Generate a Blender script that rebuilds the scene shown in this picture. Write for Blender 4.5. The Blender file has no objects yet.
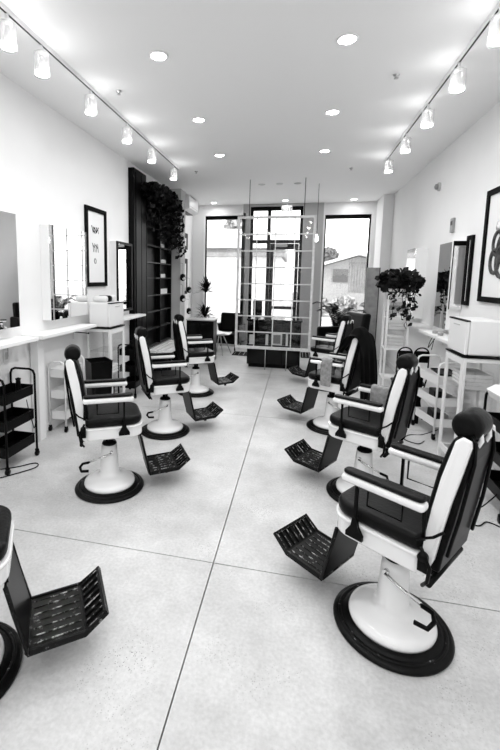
import bpy, bmesh, math, random
from mathutils import Vector, Matrix
random.seed(7)
S = bpy.context.scene
C = S.collection
PI = math.pi
rad = math.radians

# ---------------------------------------------------------------- camera
F_PX, PX, PY = 410.25, 204.93, 328.5
YAW, PITCH, ROLL = 0.2208, 0.1232, 0.0152
CAM_H = 1.75
cy, sy, cp, sp, cr, sr = math.cos(YAW), math.sin(YAW), math.cos(PITCH), math.sin(PITCH), math.cos(ROLL), math.sin(ROLL)
B = Matrix(((1, 0, 0), (0, 0, -1), (0, 1, 0)))
Ry = Matrix(((cy, 0, sy), (0, 1, 0), (-sy, 0, cy)))
Rx = Matrix(((1, 0, 0), (0, cp, -sp), (0, sp, cp)))
Rz = Matrix(((cr, -sr, 0), (sr, cr, 0), (0, 0, 1)))
R = Rz @ Rx @ Ry @ B
cam_data = bpy.data.cameras.new('camera')
cam_data.sensor_fit = 'HORIZONTAL'
cam_data.sensor_width = 36.0
cam_data.lens = 36.0 * F_PX / 500
cam_data.shift_x = (250 - PX) / 500
cam_data.shift_y = -(375 - PY) / 500
cam_data.clip_start = 0.05
cam_data.clip_end = 300
cam = bpy.data.objects.new('camera', cam_data)
C.objects.link(cam)
M3 = Matrix((R[0], -R[1], -R[2])).transposed()
cam.matrix_world = Matrix.Translation((0, 0, CAM_H)) @ M3.to_4x4()
S.camera = cam

# ---------------------------------------------------------------- world, exposure
world = bpy.data.worlds.new('overcast_sky')
S.world = world
world.use_nodes = True
wn = world.node_tree
bg = wn.nodes['Background']
bg.inputs[0].default_value = (1, 1, 1, 1)
bg.inputs[1].default_value = 3.0
S.view_settings.view_transform = 'Standard'
S.view_settings.look = 'None'
S.view_settings.gamma = 1
S.view_settings.use_curve_mapping = False
S.view_settings.exposure = 0.6
DOWN_W = 7.5      # recessed downlights
TRACK_W = 4.6      # track heads

# ---------------------------------------------------------------- materials
def mat(name, v, rough=0.5, metal=0.0, spec=0.5, noise=0.0, nscale=8.0, bump=0.0, coat=0.0, trans=0.0, ior=1.45, emit=0.0):
    m = bpy.data.materials.new(name)
    m.use_nodes = True
    nt = m.node_tree
    b = nt.nodes['Principled BSDF']
    b.inputs['Base Color'].default_value = (v, v, v, 1)
    b.inputs['Roughness'].default_value = rough
    b.inputs['Metallic'].default_value = metal
    b.inputs['Specular IOR Level'].default_value = spec
    b.inputs['Coat Weight'].default_value = coat
    b.inputs['Transmission Weight'].default_value = trans
    b.inputs['IOR'].default_value = ior
    if emit:
        b.inputs['Emission Color'].default_value = (1, 1, 1, 1)
        b.inputs['Emission Strength'].default_value = emit
    if noise or bump:
        tc = nt.nodes.new('ShaderNodeTexCoord')
        nz = nt.nodes.new('ShaderNodeTexNoise')
        nz.inputs['Scale'].default_value = nscale
        nz.inputs['Detail'].default_value = 6
        nt.links.new(tc.outputs['Object'], nz.inputs['Vector'])
        if noise:
            mr = nt.nodes.new('ShaderNodeMapRange')
            mr.inputs['From Min'].default_value = 0.3
            mr.inputs['From Max'].default_value = 0.7
            mr.inputs['To Min'].default_value = max(0, v - noise)
            mr.inputs['To Max'].default_value = min(1, v + noise)
            nt.links.new(nz.outputs['Fac'], mr.inputs['Value'])
            nt.links.new(mr.outputs['Result'], b.inputs['Base Color'])
        if bump:
            bp = nt.nodes.new('ShaderNodeBump')
            bp.inputs['Strength'].default_value = bump
            bp.inputs['Distance'].default_value = 0.01
            nt.links.new(nz.outputs['Fac'], bp.inputs['Height'])
            nt.links.new(bp.outputs['Normal'], b.inputs['Normal'])
    return m

def glass_mat(name, tint=0.95, mix=0.9, rough=0.02):
    m = bpy.data.materials.new(name)
    m.use_nodes = True
    nt = m.node_tree
    nt.nodes.clear()
    out = nt.nodes.new('ShaderNodeOutputMaterial')
    tr = nt.nodes.new('ShaderNodeBsdfTransparent')
    tr.inputs[0].default_value = (tint, tint, tint, 1)
    gl = nt.nodes.new('ShaderNodeBsdfGlossy')
    gl.inputs['Roughness'].default_value = rough
    mx = nt.nodes.new('ShaderNodeMixShader')
    mx.inputs[0].default_value = 1 - mix
    nt.links.new(tr.outputs[0], mx.inputs[1])
    nt.links.new(gl.outputs[0], mx.inputs[2])
    nt.links.new(mx.outputs[0], out.inputs[0])
    return m

def floor_mat():
    m = bpy.data.materials.new('polished_concrete')
    m.use_nodes = True
    nt = m.node_tree
    b = nt.nodes['Principled BSDF']
    b.inputs['Specular IOR Level'].default_value = 0.4
    tc = nt.nodes.new('ShaderNodeTexCoord')
    n1 = nt.nodes.new('ShaderNodeTexNoise')
    n1.inputs['Scale'].default_value = 1.6
    n1.inputs['Detail'].default_value = 8
    n1.inputs['Roughness'].default_value = 0.65
    r1 = nt.nodes.new('ShaderNodeMapRange')
    r1.inputs['From Min'].default_value = 0.3
    r1.inputs['From Max'].default_value = 0.7
    r1.inputs['To Min'].default_value = 0.43
    r1.inputs['To Max'].default_value = 0.69
    n2 = nt.nodes.new('ShaderNodeTexNoise')
    n2.inputs['Scale'].default_value = 55
    n2.inputs['Detail'].default_value = 4
    r2 = nt.nodes.new('ShaderNodeMapRange')
    r2.inputs['From Min'].default_value = 0.3
    r2.inputs['From Max'].default_value = 0.7
    r2.inputs['To Min'].default_value = 0.90
    r2.inputs['To Max'].default_value = 1.08
    # little dark pits, clustered
    vo = nt.nodes.new('ShaderNodeTexVoronoi')
    vo.inputs['Scale'].default_value = 85
    r3 = nt.nodes.new('ShaderNodeMapRange')
    r3.inputs['From Min'].default_value = 0.14
    r3.inputs['From Max'].default_value = 0.26
    r3.inputs['To Min'].default_value = 0.2
    r3.inputs['To Max'].default_value = 1.0
    n3 = nt.nodes.new('ShaderNodeTexNoise')
    n3.inputs['Scale'].default_value = 2.3
    r4 = nt.nodes.new('ShaderNodeMapRange')
    r4.inputs['From Min'].default_value = 0.52
    r4.inputs['From Max'].default_value = 0.68
    m1 = nt.nodes.new('ShaderNodeMath'); m1.operation = 'MULTIPLY'
    mx = nt.nodes.new('ShaderNodeMix'); mx.data_type = 'FLOAT'
    mx.inputs[2].default_value = 1.0
    m2 = nt.nodes.new('ShaderNodeMath'); m2.operation = 'MULTIPLY'
    L = nt.links.new
    for n in (n1, n2, vo, n3):
        L(tc.outputs['Object'], n.inputs['Vector'])
    L(n1.outputs['Fac'], r1.inputs['Value'])
    L(n2.outputs['Fac'], r2.inputs['Value'])
    L(vo.outputs['Distance'], r3.inputs['Value'])
    L(n3.outputs['Fac'], r4.inputs['Value'])
    L(r1.outputs['Result'], m1.inputs[0]); L(r2.outputs['Result'], m1.inputs[1])
    L(r4.outputs['Result'], mx.inputs[0]); L(r3.outputs['Result'], mx.inputs[3])
    L(m1.outputs[0], m2.inputs[0]); L(mx.outputs[0], m2.inputs[1])
    L(m2.outputs[0], b.inputs['Base Color'])
    rr = nt.nodes.new('ShaderNodeMapRange')
    rr.inputs['To Min'].default_value = 0.28
    rr.inputs['To Max'].default_value = 0.5
    L(n1.outputs['Fac'], rr.inputs['Value'])
    L(rr.outputs['Result'], b.inputs['Roughness'])
    return m

def mat_worn(name, lo=0.006, hi=0.25, t0=.60, t1=.68):
    """black enamel with worn bright scratches"""
    m = mat(name, lo, rough=0.32, spec=0.14)
    nt = m.node_tree
    b = nt.nodes['Principled BSDF']
    tc = nt.nodes.new('ShaderNodeTexCoord')
    n = nt.nodes.new('ShaderNodeTexNoise')
    n.inputs['Scale'].default_value = 28
    n.inputs['Detail'].default_value = 8
    n.inputs['Roughness'].default_value = 0.7
    r = nt.nodes.new('ShaderNodeMapRange')
    r.inputs['From Min'].default_value = t0
    r.inputs['From Max'].default_value = t1
    r.inputs['To Min'].default_value = lo
    r.inputs['To Max'].default_value = hi
    nt.links.new(tc.outputs['Object'], n.inputs['Vector'])
    nt.links.new(n.outputs['Fac'], r.inputs['Value'])
    nt.links.new(r.outputs['Result'], b.inputs['Base Color'])
    return m

def milky_glass():
    m = glass_mat('lamp_glass', 0.98, 0.88)
    nt = m.node_tree
    out = [n for n in nt.nodes if n.type == 'OUTPUT_MATERIAL'][0]
    mx0 = [n for n in nt.nodes if n.type == 'MIX_SHADER'][0]
    tl = nt.nodes.new('ShaderNodeBsdfTranslucent'); tl.inputs[0].default_value = (.9, .9, .9, 1)
    m2 = nt.nodes.new('ShaderNodeMixShader'); m2.inputs[0].default_value = .13
    nt.links.new(mx0.outputs[0], m2.inputs[1]); nt.links.new(tl.outputs[0], m2.inputs[2]); nt.links.new(m2.outputs[0], out.inputs[0])
    return m
W_WALL = mat('white_wall_paint', 0.86, 0.7, noise=0.01, nscale=3)
W_CEIL = mat('ceiling_paint', 0.93, 0.8)
W_TRIM = mat('white_trim', 0.88, 0.45)
G_PIER = mat('backlit_plaster', 0.48, 0.8)  # darker paint carries the backlit shade of the piers
FLOOR = floor_mat()
GROOVE = mat('dark_joint_base', 0.05, 0.9)  # dark base colour showing in the joints between floor slabs
ENAMEL = mat('white_enamel', 0.86, 0.14, coat=0.6)
LEATHER = mat('black_leather', 0.004, 0.36, spec=0.14, bump=0.15, nscale=60)
BLACK = mat('black_enamel', 0.003, 0.32, spec=0.10)
BLACKM = mat('black_matte', 0.004, 0.7, spec=0.08)
BLACKG = mat('black_gloss', 0.004, 0.12, spec=0.2)
WORN = mat_worn('worn_black_enamel')
RUB = mat('black_rubber', 0.004, 0.34, spec=0.14, bump=0.2, nscale=30)
CHROME = mat('chrome', 0.7, 0.15, metal=1.0)
STEEL = mat('brushed_steel', 0.5, 0.35, metal=1.0)
SILVER = mat_worn('worn_ridge_metal', 0.01, 0.55, .50, .60)
BANDM = mat_worn('worn_lettering', 0.004, 0.4)
MIRROR = mat('mirror_glass', 0.92, 0.01, metal=1.0)
GLASS = glass_mat('window_glass', 0.97, 0.94)
CGLASS = glass_mat('cabinet_glass', 0.96, 0.95)
LAMPGLASS = milky_glass()
WPLAST = mat('white_plastic', 0.82, 0.35)
GPLAST = mat('light_grey_plastic', 0.5, 0.4)
W_METAL = mat('white_powder_coat', 0.84, 0.35)
FRAMEGREY = mat('aged_white_sash_paint', 0.62, 0.5, noise=0.08, nscale=20)
PAPER = mat('art_paper', 0.85, 0.8)
INK = mat('ink', 0.02, 0.8)
INKG = mat('ink_grey', 0.2, 0.8)
TOWEL = mat('grey_towel', 0.25, 0.95, noise=0.07, nscale=30, bump=0.6)
WTOWEL = mat('white_towel', 0.85, 0.95, bump=0.4, nscale=40)
CAPE = mat('black_nylon_cape', 0.002, 0.6, spec=0.05)
LEAF = mat('dark_leaf', 0.006, 0.5, spec=.15, noise=0.005, nscale=15)
LEAF2 = mat('mid_leaf', 0.03, 0.5, noise=0.03, nscale=15)
POT = mat('pale_pot', 0.6, 0.6)
BULB = mat('lamp_glow', 1, 0.5, emit=9.0)
DLIGHT = mat('downlight_glow', 1, 0.5, emit=14.0)
WOODG = mat('grey_weathered_board', 0.36, 0.8, noise=0.07, nscale=9)
SIGNG = mat('sign_face', 0.5, 0.5)
CONC = mat('pavement', 0.5, 0.9, noise=0.05, nscale=2)
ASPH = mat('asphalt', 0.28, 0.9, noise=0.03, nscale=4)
STUCCO = mat('house_stucco', 0.6, 0.9, noise=0.03)
SIDEW = mat('grey_house_wall', 0.33, 0.9, noise=0.04)
SIDING = mat('grey_siding', 0.24, 0.9, noise=0.05)
ROOFM = mat('roof_shingle', 0.55, 0.9, noise=0.05)
DKWIN = mat('dark_window', 0.10, 0.4)
FOL = mat('outdoor_foliage', 0.16, 0.8, noise=0.1, nscale=3)
FOLL = mat('pale_foliage', 0.36, 0.8, noise=0.12, nscale=4)
PRODW = mat('product_white', 0.75, 0.5)
PRODG = mat('product_grey', 0.3, 0.5)

# ---------------------------------------------------------------- mesh helpers
def nb():
    return bmesh.new()

def box(bm, x0, x1, y0, y1, z0, z1, M=None):
    vs = [bm.verts.new((x, y, z)) for x in (x0, x1) for y in (y0, y1) for z in (z0, z1)]
    for f in ((0, 1, 3, 2), (4, 6, 7, 5), (0, 4, 5, 1), (2, 3, 7, 6), (0, 2, 6, 4), (1, 5, 7, 3)):
        bm.faces.new([vs[i] for i in f])
    if M:
        bmesh.ops.transform(bm, matrix=M, verts=vs)
    return vs

def prism(bm, pts, a0, a1, axis='y'):
    """extrude closed 2D outline pts between a0 and a1 along axis. pts: (x,z) for y, (x,y) for z, (y,z) for x"""
    def P(p, a):
        return {'y': (p[0], a, p[1]), 'z': (p[0], p[1], a), 'x': (a, p[0], p[1])}[axis]
    A = [bm.verts.new(P(p, a0)) for p in pts]
    Bv = [bm.verts.new(P(p, a1)) for p in pts]
    n = len(pts)
    bm.faces.new(A)
    bm.faces.new(Bv[::-1])
    for i in range(n):
        j = (i + 1) % n
        bm.faces.new((A[j], A[i], Bv[i], Bv[j]))
    return A + Bv

def lathe(bm, prof, seg=32, center=(0, 0, 0), M=None, sm=True):
    """prof: list of (r,z); closed at ends when r=0"""
    rings = []
    allv = []
    for r, z in prof:
        if r < 1e-6:
            v = bm.verts.new((center[0], center[1], center[2] + z)); rings.append([v]); allv.append(v)
        else:
            ring = [bm.verts.new((center[0] + r * math.cos(2 * PI * i / seg), center[1] + r * math.sin(2 * PI * i / seg), center[2] + z)) for i in range(seg)]
            rings.append(ring); allv += ring
    for a, b in zip(rings, rings[1:]):
        for i in range(seg):
            j = (i + 1) % seg
            if len(a) == 1 and len(b) == 1:
                continue
            if len(a) == 1:
                f = bm.faces.new((a[0], b[j], b[i]))
            elif len(b) == 1:
                f = bm.faces.new((a[i], a[j], b[0]))
            else:
                f = bm.faces.new((a[i], a[j], b[j], b[i]))
            f.smooth = sm
    if M:
        bmesh.ops.transform(bm, matrix=M, verts=allv)
    return allv

def tube(bm, pts, r, seg=8, closed=False):
    pts = [Vector(p) for p in pts]
    n = len(pts)
    rr = r if isinstance(r, (list, tuple)) else [r] * n
    rings = []
    up = Vector((0, 0, 1))
    for i, p in enumerate(pts):
        if closed:
            d = pts[(i + 1) % n] - pts[i - 1]
        elif i == 0:
            d = pts[1] - p
        elif i == n - 1:
            d = p - pts[-2]
        else:
            d = (pts[i + 1] - p).normalized() + (p - pts[i - 1]).normalized()
        d.normalize()
        a = up if abs(d.z) < 0.95 else Vector((1, 0, 0))
        if rings:
            a = prev
        u = (a - d * a.dot(d))
        if u.length < 1e-4:
            u = Vector((0, 1, 0)).cross(d)
        u.normalize()
        prev = u
        w = d.cross(u)
        rings.append([bm.verts.new(p + (u * math.cos(2 * PI * k / seg) + w * math.sin(2 * PI * k / seg)) * rr[i]) for k in range(seg)])
    m = n if closed else n - 1
    for i in range(m):
        a, b = rings[i], rings[(i + 1) % n]
        for k in range(seg):
            f = bm.faces.new((a[k], a[(k + 1) % seg], b[(k + 1) % seg], b[k]))
            f.smooth = True
    if not closed:
        bm.faces.new(rings[0][::-1])
        bm.faces.new(rings[-1])

def rrect(x0, x1, y0, y1, r, n=5):
    """rounded rectangle outline; r = radius or 4 radii (x1y1, x0y1, x0y0, x1y0)"""
    if not isinstance(r, (list, tuple)):
        r = [r] * 4
    out = []
    for (cx, cy_, a0), q in zip((((x1, y1, 0)), (x0, y1, 90), (x0, y0, 180), (x1, y0, 270)), r):
        sx = -1 if cx == x1 else 1
        sy_ = -1 if cy_ == y1 else 1
        for i in range(n + 1):
            a = rad(a0 + 90 * i / n)
            out.append((cx + sx * q + q * math.cos(a), cy_ + sy_ * q + q * math.sin(a)))
    return out

def obj(name, bm, m, parent=None, bevel=0.0, bseg=2, smooth=False, loc=None):
    bmesh.ops.recalc_face_normals(bm, faces=bm.faces)
    me = bpy.data.meshes.new(name)
    bm.to_mesh(me)
    bm.free()
    me.materials.append(m)
    if smooth:
        for p in me.polygons:
            p.use_smooth = True
    o = bpy.data.objects.new(name, me)
    C.objects.link(o)
    if parent:
        o.parent = parent
    if loc:
        o.location = loc
    if bevel:
        md = o.modifiers.new('bevel', 'BEVEL')
        md.width = bevel
        md.segments = bseg
        md.limit_method = 'ANGLE'
    return o

def thing(name, label, cat, loc=(0, 0, 0), rotz=0, group=None):
    o = bpy.data.objects.new(name, None)
    o.empty_display_size = 0.1
    C.objects.link(o)
    o.location = loc
    o.rotation_euler = (0, 0, rotz)
    o['label'] = label
    o['category'] = cat
    if group:
        o['group'] = group
    return o

def tag(o, label, cat, group=None, kind=None):
    o['label'] = label
    o['category'] = cat
    if group:
        o['group'] = group
    if kind:
        o['kind'] = kind
    return o

def struct(name, bm, m, parent=None, bevel=0):
    o = obj(name, bm, m, parent, bevel=bevel)
    if not parent:
        o['kind'] = 'structure'
    return o

def bx(name, m, dims, parent=None, bevel=0.0):
    bm = nb(); box(bm, *dims)
    return obj(name, bm, m, parent, bevel)

def dup(root, loc, rotz, label, group=None):
    r = root.copy(); C.objects.link(r)
    r.location = loc; r.rotation_euler = (0, 0, rotz)
    r['label'] = label
    if group:
        r['group'] = group
    for ch in [k for k in root.children if k.type != 'LIGHT']:
        c = ch.copy(); C.objects.link(c); c.parent = r
        for g in list(ch.children):
            d = g.copy(); C.objects.link(d); d.parent = c
    return r

def lamp(kind, loc, power, **kw):
    d = bpy.data.lights.new('lamp', kind)
    d.energy = power
    for k, v in kw.items():
        setattr(d, k, v)
    o = bpy.data.objects.new('light_source', d)
    C.objects.link(o)
    o.location = loc
    return o

# ================================================================ room shell
XL, XR, YB, YF, ZC = -2.7, 1.9, 10.4, -3.2, 3.56
JX = [-0.44]; JY = [-0.5, 2.3, 5.1, 7.45]
xs = [XL - 0.4] + JX + [XR + 0.4]
ys = [YF - 0.2] + JY + [YB + 0.25]
bm = nb()
g = 0.0035
for i in range(len(xs) - 1):
    for j in range(len(ys) - 1):
        box(bm, xs[i] + g, xs[i + 1] - g, ys[j] + g, ys[j + 1] - g, -0.03, 0)
fl = struct('floor', bm, FLOOR)
bm = nb(); box(bm, xs[0], xs[-1], ys[0], ys[-1], -0.10, -0.03)
struct('floor_underlay', bm, GROOVE, fl)
bm = nb(); box(bm, XL - 0.4, XR + 0.4, YF - 0.2, YB + 0.25, ZC, ZC + 0.15)
struct('ceiling', bm, W_CEIL)
bm = nb(); box(bm, XL - 0.15, XL, YF, YB + 0.2, 0, ZC)
struct('wall_left', bm, W_WALL)
bm = nb(); box(bm, XR, XR + 0.15, YF, YB + 0.2, 0, ZC)
struct('wall_right', bm, W_WALL)
bm = nb(); box(bm, XL, XR, YF - 0.15, YF, 0, ZC)
struct('wall_front', bm, W_WALL)
# back wall with three openings: window_1, door_1 + sidelight, window_2
WL = (-2.37, -1.40, 0.10, 3.30)
DR = (-1.22, 0.05, 0.0, 3.50)
WR = (0.56, 1.60, 0.10, 3.28)
bm = nb()
T0, T1 = YB, YB + 0.2
box(bm, XL, WL[0], T0, T1, 0, ZC)
box(bm, WR[1], XR, T0, T1, 0, ZC)
for w in (WL, WR):
    box(bm, w[0], w[1], T0, T1, 0, w[2])
    box(bm, w[0], w[1], T0, T1, w[3], ZC)
struct('wall_back', bm, W_WALL)
bm = nb()
box(bm, WL[1], DR[0], T0 - 0.02, T1, 0, ZC)
box(bm, DR[1], WR[0] - 0.04, T0 - 0.02, T1, 0, ZC)
box(bm, DR[0], DR[1], T0 - 0.02, T1, DR[3], ZC)
struct('wall_back_piers', bm, G_PIER)
bm = nb(); box(bm, WR[0] - 0.04, WR[0], T0 - 0.02, T1, 0, ZC); struct('trim_1', bm, W_TRIM)
# pilasters
bm = nb(); box(bm, XL, -2.435, 8.4, 8.75, 0, ZC)
struct('wall_left_pier', bm, G_PIER)
bm = nb(); box(bm, 1.70, XR, 9.6, YB, 0, ZC)
struct('wall_right_pier', bm, W_WALL)
# baseboards
bm = nb(); box(bm, XL, XL + 0.012, YF, 8.4, 0, 0.09); box(bm, XL, XL + 0.012, 8.75, YB, 0, 0.09)
struct('baseboard_left', bm, W_TRIM)
bm = nb(); box(bm, XR - 0.012, XR, YF, 9.6, 0, 0.09)
struct('baseboard_right', bm, W_TRIM)
# window frames and panes
for n, w in ((1, WL), (2, WR)):
    bm = nb()
    t = 0.035
    yy0, yy1 = T0 + 0.05, T0 + 0.11
    box(bm, w[0], w[0] + t, yy0, yy1, w[2], w[3])
    box(bm, w[1] - t, w[1], yy0, yy1, w[2], w[3])
    box(bm, w[0] + t, w[1] - t, yy0, yy1, w[3] - 0.09, w[3])
    box(bm, w[0] + t, w[1] - t, yy0, yy1, w[2], w[2] + 0.06)
    wf = struct('window_%d' % n, bm, BLACK)
    bm = nb(); box(bm, w[0] + t, w[1] - t, T0 + 0.075, T0 + 0.085, w[2] + 0.06, w[3] - 0.09)
    obj('pane', bm, GLASS, wf)
    bm = nb()
    box(bm, w[0] - 0.05, w[0], T0 - 0.02, T0, w[2] - .05, w[3] + 0.06)
    box(bm, w[1], w[1] + 0.06, T0 - 0.02, T0, w[2] - .05, w[3] + 0.06)
    box(bm, w[0], w[1], T0 - 0.02, T0, w[3], w[3] + 0.06)
    if n == 1:
        obj('casing', bm, W_TRIM, wf)
    else:
        bm.free()
# door with sidelight and transom
bm = nb()
y0, y1 = T0 + 0.03, T0 + 0.12
box(bm, DR[0], DR[0] + 0.07, y0, y1, 0, DR[3])
box(bm, DR[1] - 0.07, DR[1], y0, y1, 0, DR[3])
box(bm, DR[0] + .07, DR[1] - .07, y0, y1, DR[3] - 0.09, DR[3])
box(bm, -0.80, -0.72, y0, y1, 0, DR[3] - .09)
box(bm, DR[0] + .07, -.80, y0, y1, 2.62, 2.70)
box(bm, -.72, DR[1] - .07, y0, y1, 2.62, 2.70)
box(bm, DR[0] + .07, -.80, y0, y1, 0, .12)
df = struct('door_1', bm, BLACK)
bm = nb()
box(bm, -.715, -.63, y0 + .01, y1 - .02, .02, 2.61)
box(bm, -.11, -.025, y0 + .01, y1 - .02, .02, 2.61)
box(bm, -.63, -.11, y0 + .01, y1 - .02, 2.47, 2.61)
box(bm, -.63, -.11, y0 + .01, y1 - .02, .02, .30)
obj('door_leaf', bm, BLACK, df)
bm = nb()
box(bm, -.63, -.11, y0 + .03, y0 + .04, .30, 2.47)
box(bm, DR[0] + .07, -.80, y0 + .03, y0 + .04, .12, 2.62)
box(bm, DR[0] + .07, -.80, y0 + .03, y0 + .04, 2.70, DR[3] - .09)
box(bm, -.72, DR[1] - .07, y0 + .03, y0 + .04, 2.70, DR[3] - .09)
obj('pane', bm, GLASS, df)
bm = nb(); box(bm, -.68, -.05, y0 - .05, y0 + .01, 1.0, 1.07)
obj('push_bar', bm, BLACK, df, bevel=.01)
bm = nb(); box(bm, -.60, -.30, y0 - .05, y0 + .01, 2.53, 2.60)
obj('door_closer', bm, GPLAST, df, bevel=.01)

# ================================================================ outside
bm = nb(); box(bm, -30, 40, YB + 0.25, 60, -0.2, -0.12)
o = struct('ground', bm, CONC)
bm = nb(); box(bm, -30, 40, 14.5, 20.5, -0.12, -0.10)
struct('road', bm, ASPH, o)
hs = thing('gabled_house', 'pale house with low gabled roof and upright siding across the street', 'house', (3.12, 24, -.12))
bm = nb(); prism(bm, [(-2.0, 0), (1.6, 0), (1.6, 2.75), (0.0, 3.15), (-2.0, 2.55)], 0, 6, 'y')
obj('wall', bm, SIDEW, hs)
bm = nb()
prism(bm, [(-2.3, 2.50), (-2.3, 2.66), (0.0, 3.36), (2.0, 2.86), (2.0, 2.70), (0.0, 3.20)], -0.7, 6.4, 'y')
obj('roof', bm, ROOFM, hs)
bm = nb()
for k in range(8):
    box(bm, -.40 + .14 * k, -.40 + .14 * k + .10, -.05, -.005, 1.2, 2.85)
obj('siding', bm, SIDING, hs)
bm = nb(); box(bm, -1.25, -0.48, -.08, -.005, 1.75, 2.45)
obj('window', bm, DKWIN, hs)
b2 = thing('flat_roofed_building', 'white flat-roofed building with dark eave band across the street', 'building', (-6.5, 26, -.12))
bm = nb(); box(bm, -9, 5.4, 0, 8, 0, 3.2); obj('wall', bm, PRODW, b2)
bm = nb(); box(bm, -9.3, 5.6, -.5, 8, 3.2, 3.45); obj('eave_band', bm, SIDING, b2)
bm = nb(); box(bm, -9.3, 5.6, -.2, 8, 3.75, 4.9); obj('parapet', bm, PRODW, b2)
bm = nb(); box(bm, -9.3, 5.6, .2, 8, 3.45, 3.75); obj('grey_recess', bm, ASPH, b2)  # grey band set back between eave and parapet

def blob_tree(name, loc, r, h, m, label, cat, n=260, leaf=0.22, sq=0.8, trunk=True):
    t = thing(name, label, cat, loc)
    bm = nb()
    rnd = random.Random(int(loc[0] * 100 + loc[1]))
    for _ in range(n):
        th = rnd.uniform(0, 2 * PI); ph = math.acos(rnd.uniform(-1, 1)); q = r * rnd.uniform(.55, 1) 
        c = Vector((q * math.sin(ph) * math.cos(th), q * math.sin(ph) * math.sin(th), h + q * sq * math.cos(ph)))
        u = Vector((rnd.gauss(0, 1), rnd.gauss(0, 1), rnd.gauss(0, 1))).normalized()
        v = u.orthogonal().normalized()
        w = u.cross(v)
        s = leaf * rnd.uniform(.6, 1.3)
        vs = [bm.verts.new(c + v * s), bm.verts.new(c + w * s * .6 + u * s * .1), bm.verts.new(c - v * s), bm.verts.new(c - w * s * .6 + u * s * .1)]
        bm.faces.new(vs)
    obj('foliage', bm, m, t)
    if trunk:
        bm = nb(); tube(bm, [(0, 0, 0), (.05 * r, 0, h * .5), (0, 0, h)], [r * .09, r * .07, r * .04]); obj('trunk', bm, SIDING, t)
    return t
blob_tree('street_tree', (-5.3, 36, -.12), 1.2, 6.3, FOLL, 'pale leafy tree rising behind the white flat-roofed building', 'tree', 700, .3)
blob_tree('street_tree', (1.9, 33, -.12), .95, 3.55, FOL, 'grey bushy tree behind the left eave of the gabled house', 'tree', 500, .28)
blob_tree('street_tree', (2.0, 42, -.12), 1.3, 8.6, FOLL, 'tallest faint tree high in the right window', 'tree', 600, .3)
for k, (x, y, r, lb) in enumerate(((1.0, 21.8, .6, 'round pale shrub at the left corner of the gabled house'), (2.35, 21.9, .65, 'low shrub under the dark window of the gabled house'), (3.75, 21.8, .65, 'pale shrub in front of the upright siding of the gabled house'))):
    blob_tree('garden_shrub', (x, y, -.12), r, r * .8, FOLL, lb, 'shrub', 330, .16, .9, False)

# ================================================================ ceiling fixtures
first = None
DL = [(-1.2, 3.45), (-1.2, 4.85), (-1.22, 6.25), (0.285, 3.5), (0.285, 4.9), (0.29, 6.3), (-2.08, 10.05), (1.15, 10.05), (-0.37, 9.98), (-1.2, 2.05), (0.285, 2.1), (-1.2, .65), (0.285, .7), (-1.2, -.9), (0.285, -.9), (-1.2, -2.3), (.285, -2.3)]
dl_lab = ['recessed downlight, nearest of the three bright ones on the left', 'recessed downlight, middle of the left row on the ceiling',
          'recessed downlight, farthest of the left row of three', 'largest recessed downlight, nearest on the right of the ceiling',
          'recessed downlight, middle of the right row on the ceiling', 'recessed downlight, farthest of the right row of three',
          'recessed downlight above the left window', 'recessed downlight above the right window', 'recessed downlight just above the exit sign']
for i, (x, y) in enumerate(DL):
    lb = dl_lab[i] if i < len(dl_lab) else 'recessed downlight added out of view'
    if first is None:
        t = thing('downlight', lb, 'ceiling light', (x, y, ZC), group='recessed downlights')
        bm = nb(); lathe(bm, [(.066, -.001), (.082, -.001), (.082, -.006), (.066, -.010), (.066, -.001)], 28); obj('trim_ring', bm, W_TRIM, t)
        bm = nb(); lathe(bm, [(0, -.003), (.066, -.003), (.066, -.0015), (0, -.0015)], 28); obj('lens', bm, DLIGHT, t)
        first = t
    else:
        t = dup(first, (x, y, ZC), 0, lb)
    if i >= len(dl_lab):  # unseen downlights added past the visible rows as fill light
        t['label'] = 'round recessed downlight added out of view to continue the ceiling rows'
    p = DOWN_W * (0.25 if y > 9 else 1)
    l = lamp('AREA', (0, 0, -.03), p, shape='DISK', size=.09)
    l.parent = t
for k, x in enumerate((-.77, -.43, -.09)):
    bm = nb(); lathe(bm, [(0, -.004), (.045, -.004), (.06, -.008), (.07, -.002), (.07, -.0005), (0, -.0005)], 20)
    o = obj('ceiling_disc', bm, GPLAST, None, loc=(x, 8.27, ZC))  # plain unlit ceiling disc, a switched-off downlight
    tag(o, ('unlit round ceiling disc, left of the row of three above the hanging sash', 'unlit round ceiling disc, middle of the row of three above the hanging sash', 'unlit round ceiling disc, right of the row of three above the hanging sash')[k], 'ceiling disc', 'unlit ceiling discs')
sl = ['small sprinkler head on the ceiling, nearest beside the left track', 'sprinkler head on the ceiling near the air conditioner', 'sprinkler head on the ceiling beside the right track, nearest', 'small far sprinkler head in front of the right window']
for k, (x, y) in enumerate(((-1.80, 3.99), (-1.79, 7.1), (.77, 4.15), (.76, 7.3))):
    t = thing('sprinkler_head', sl[k], 'sprinkler', (x, y, ZC), group='ceiling sprinklers')
    bm = nb(); lathe(bm, [(0, -.001), (.03, -.001), (.03, -.006), (.008, -.012), (.008, -.03), (0, -.03)], 14); obj('escutcheon', bm, CHROME, t)
    bm = nb(); lathe(bm, [(0, -.034), (.02, -.034), (.02, -.030), (0, -.030)], 14); obj('deflector', bm, STEEL, t)

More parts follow.
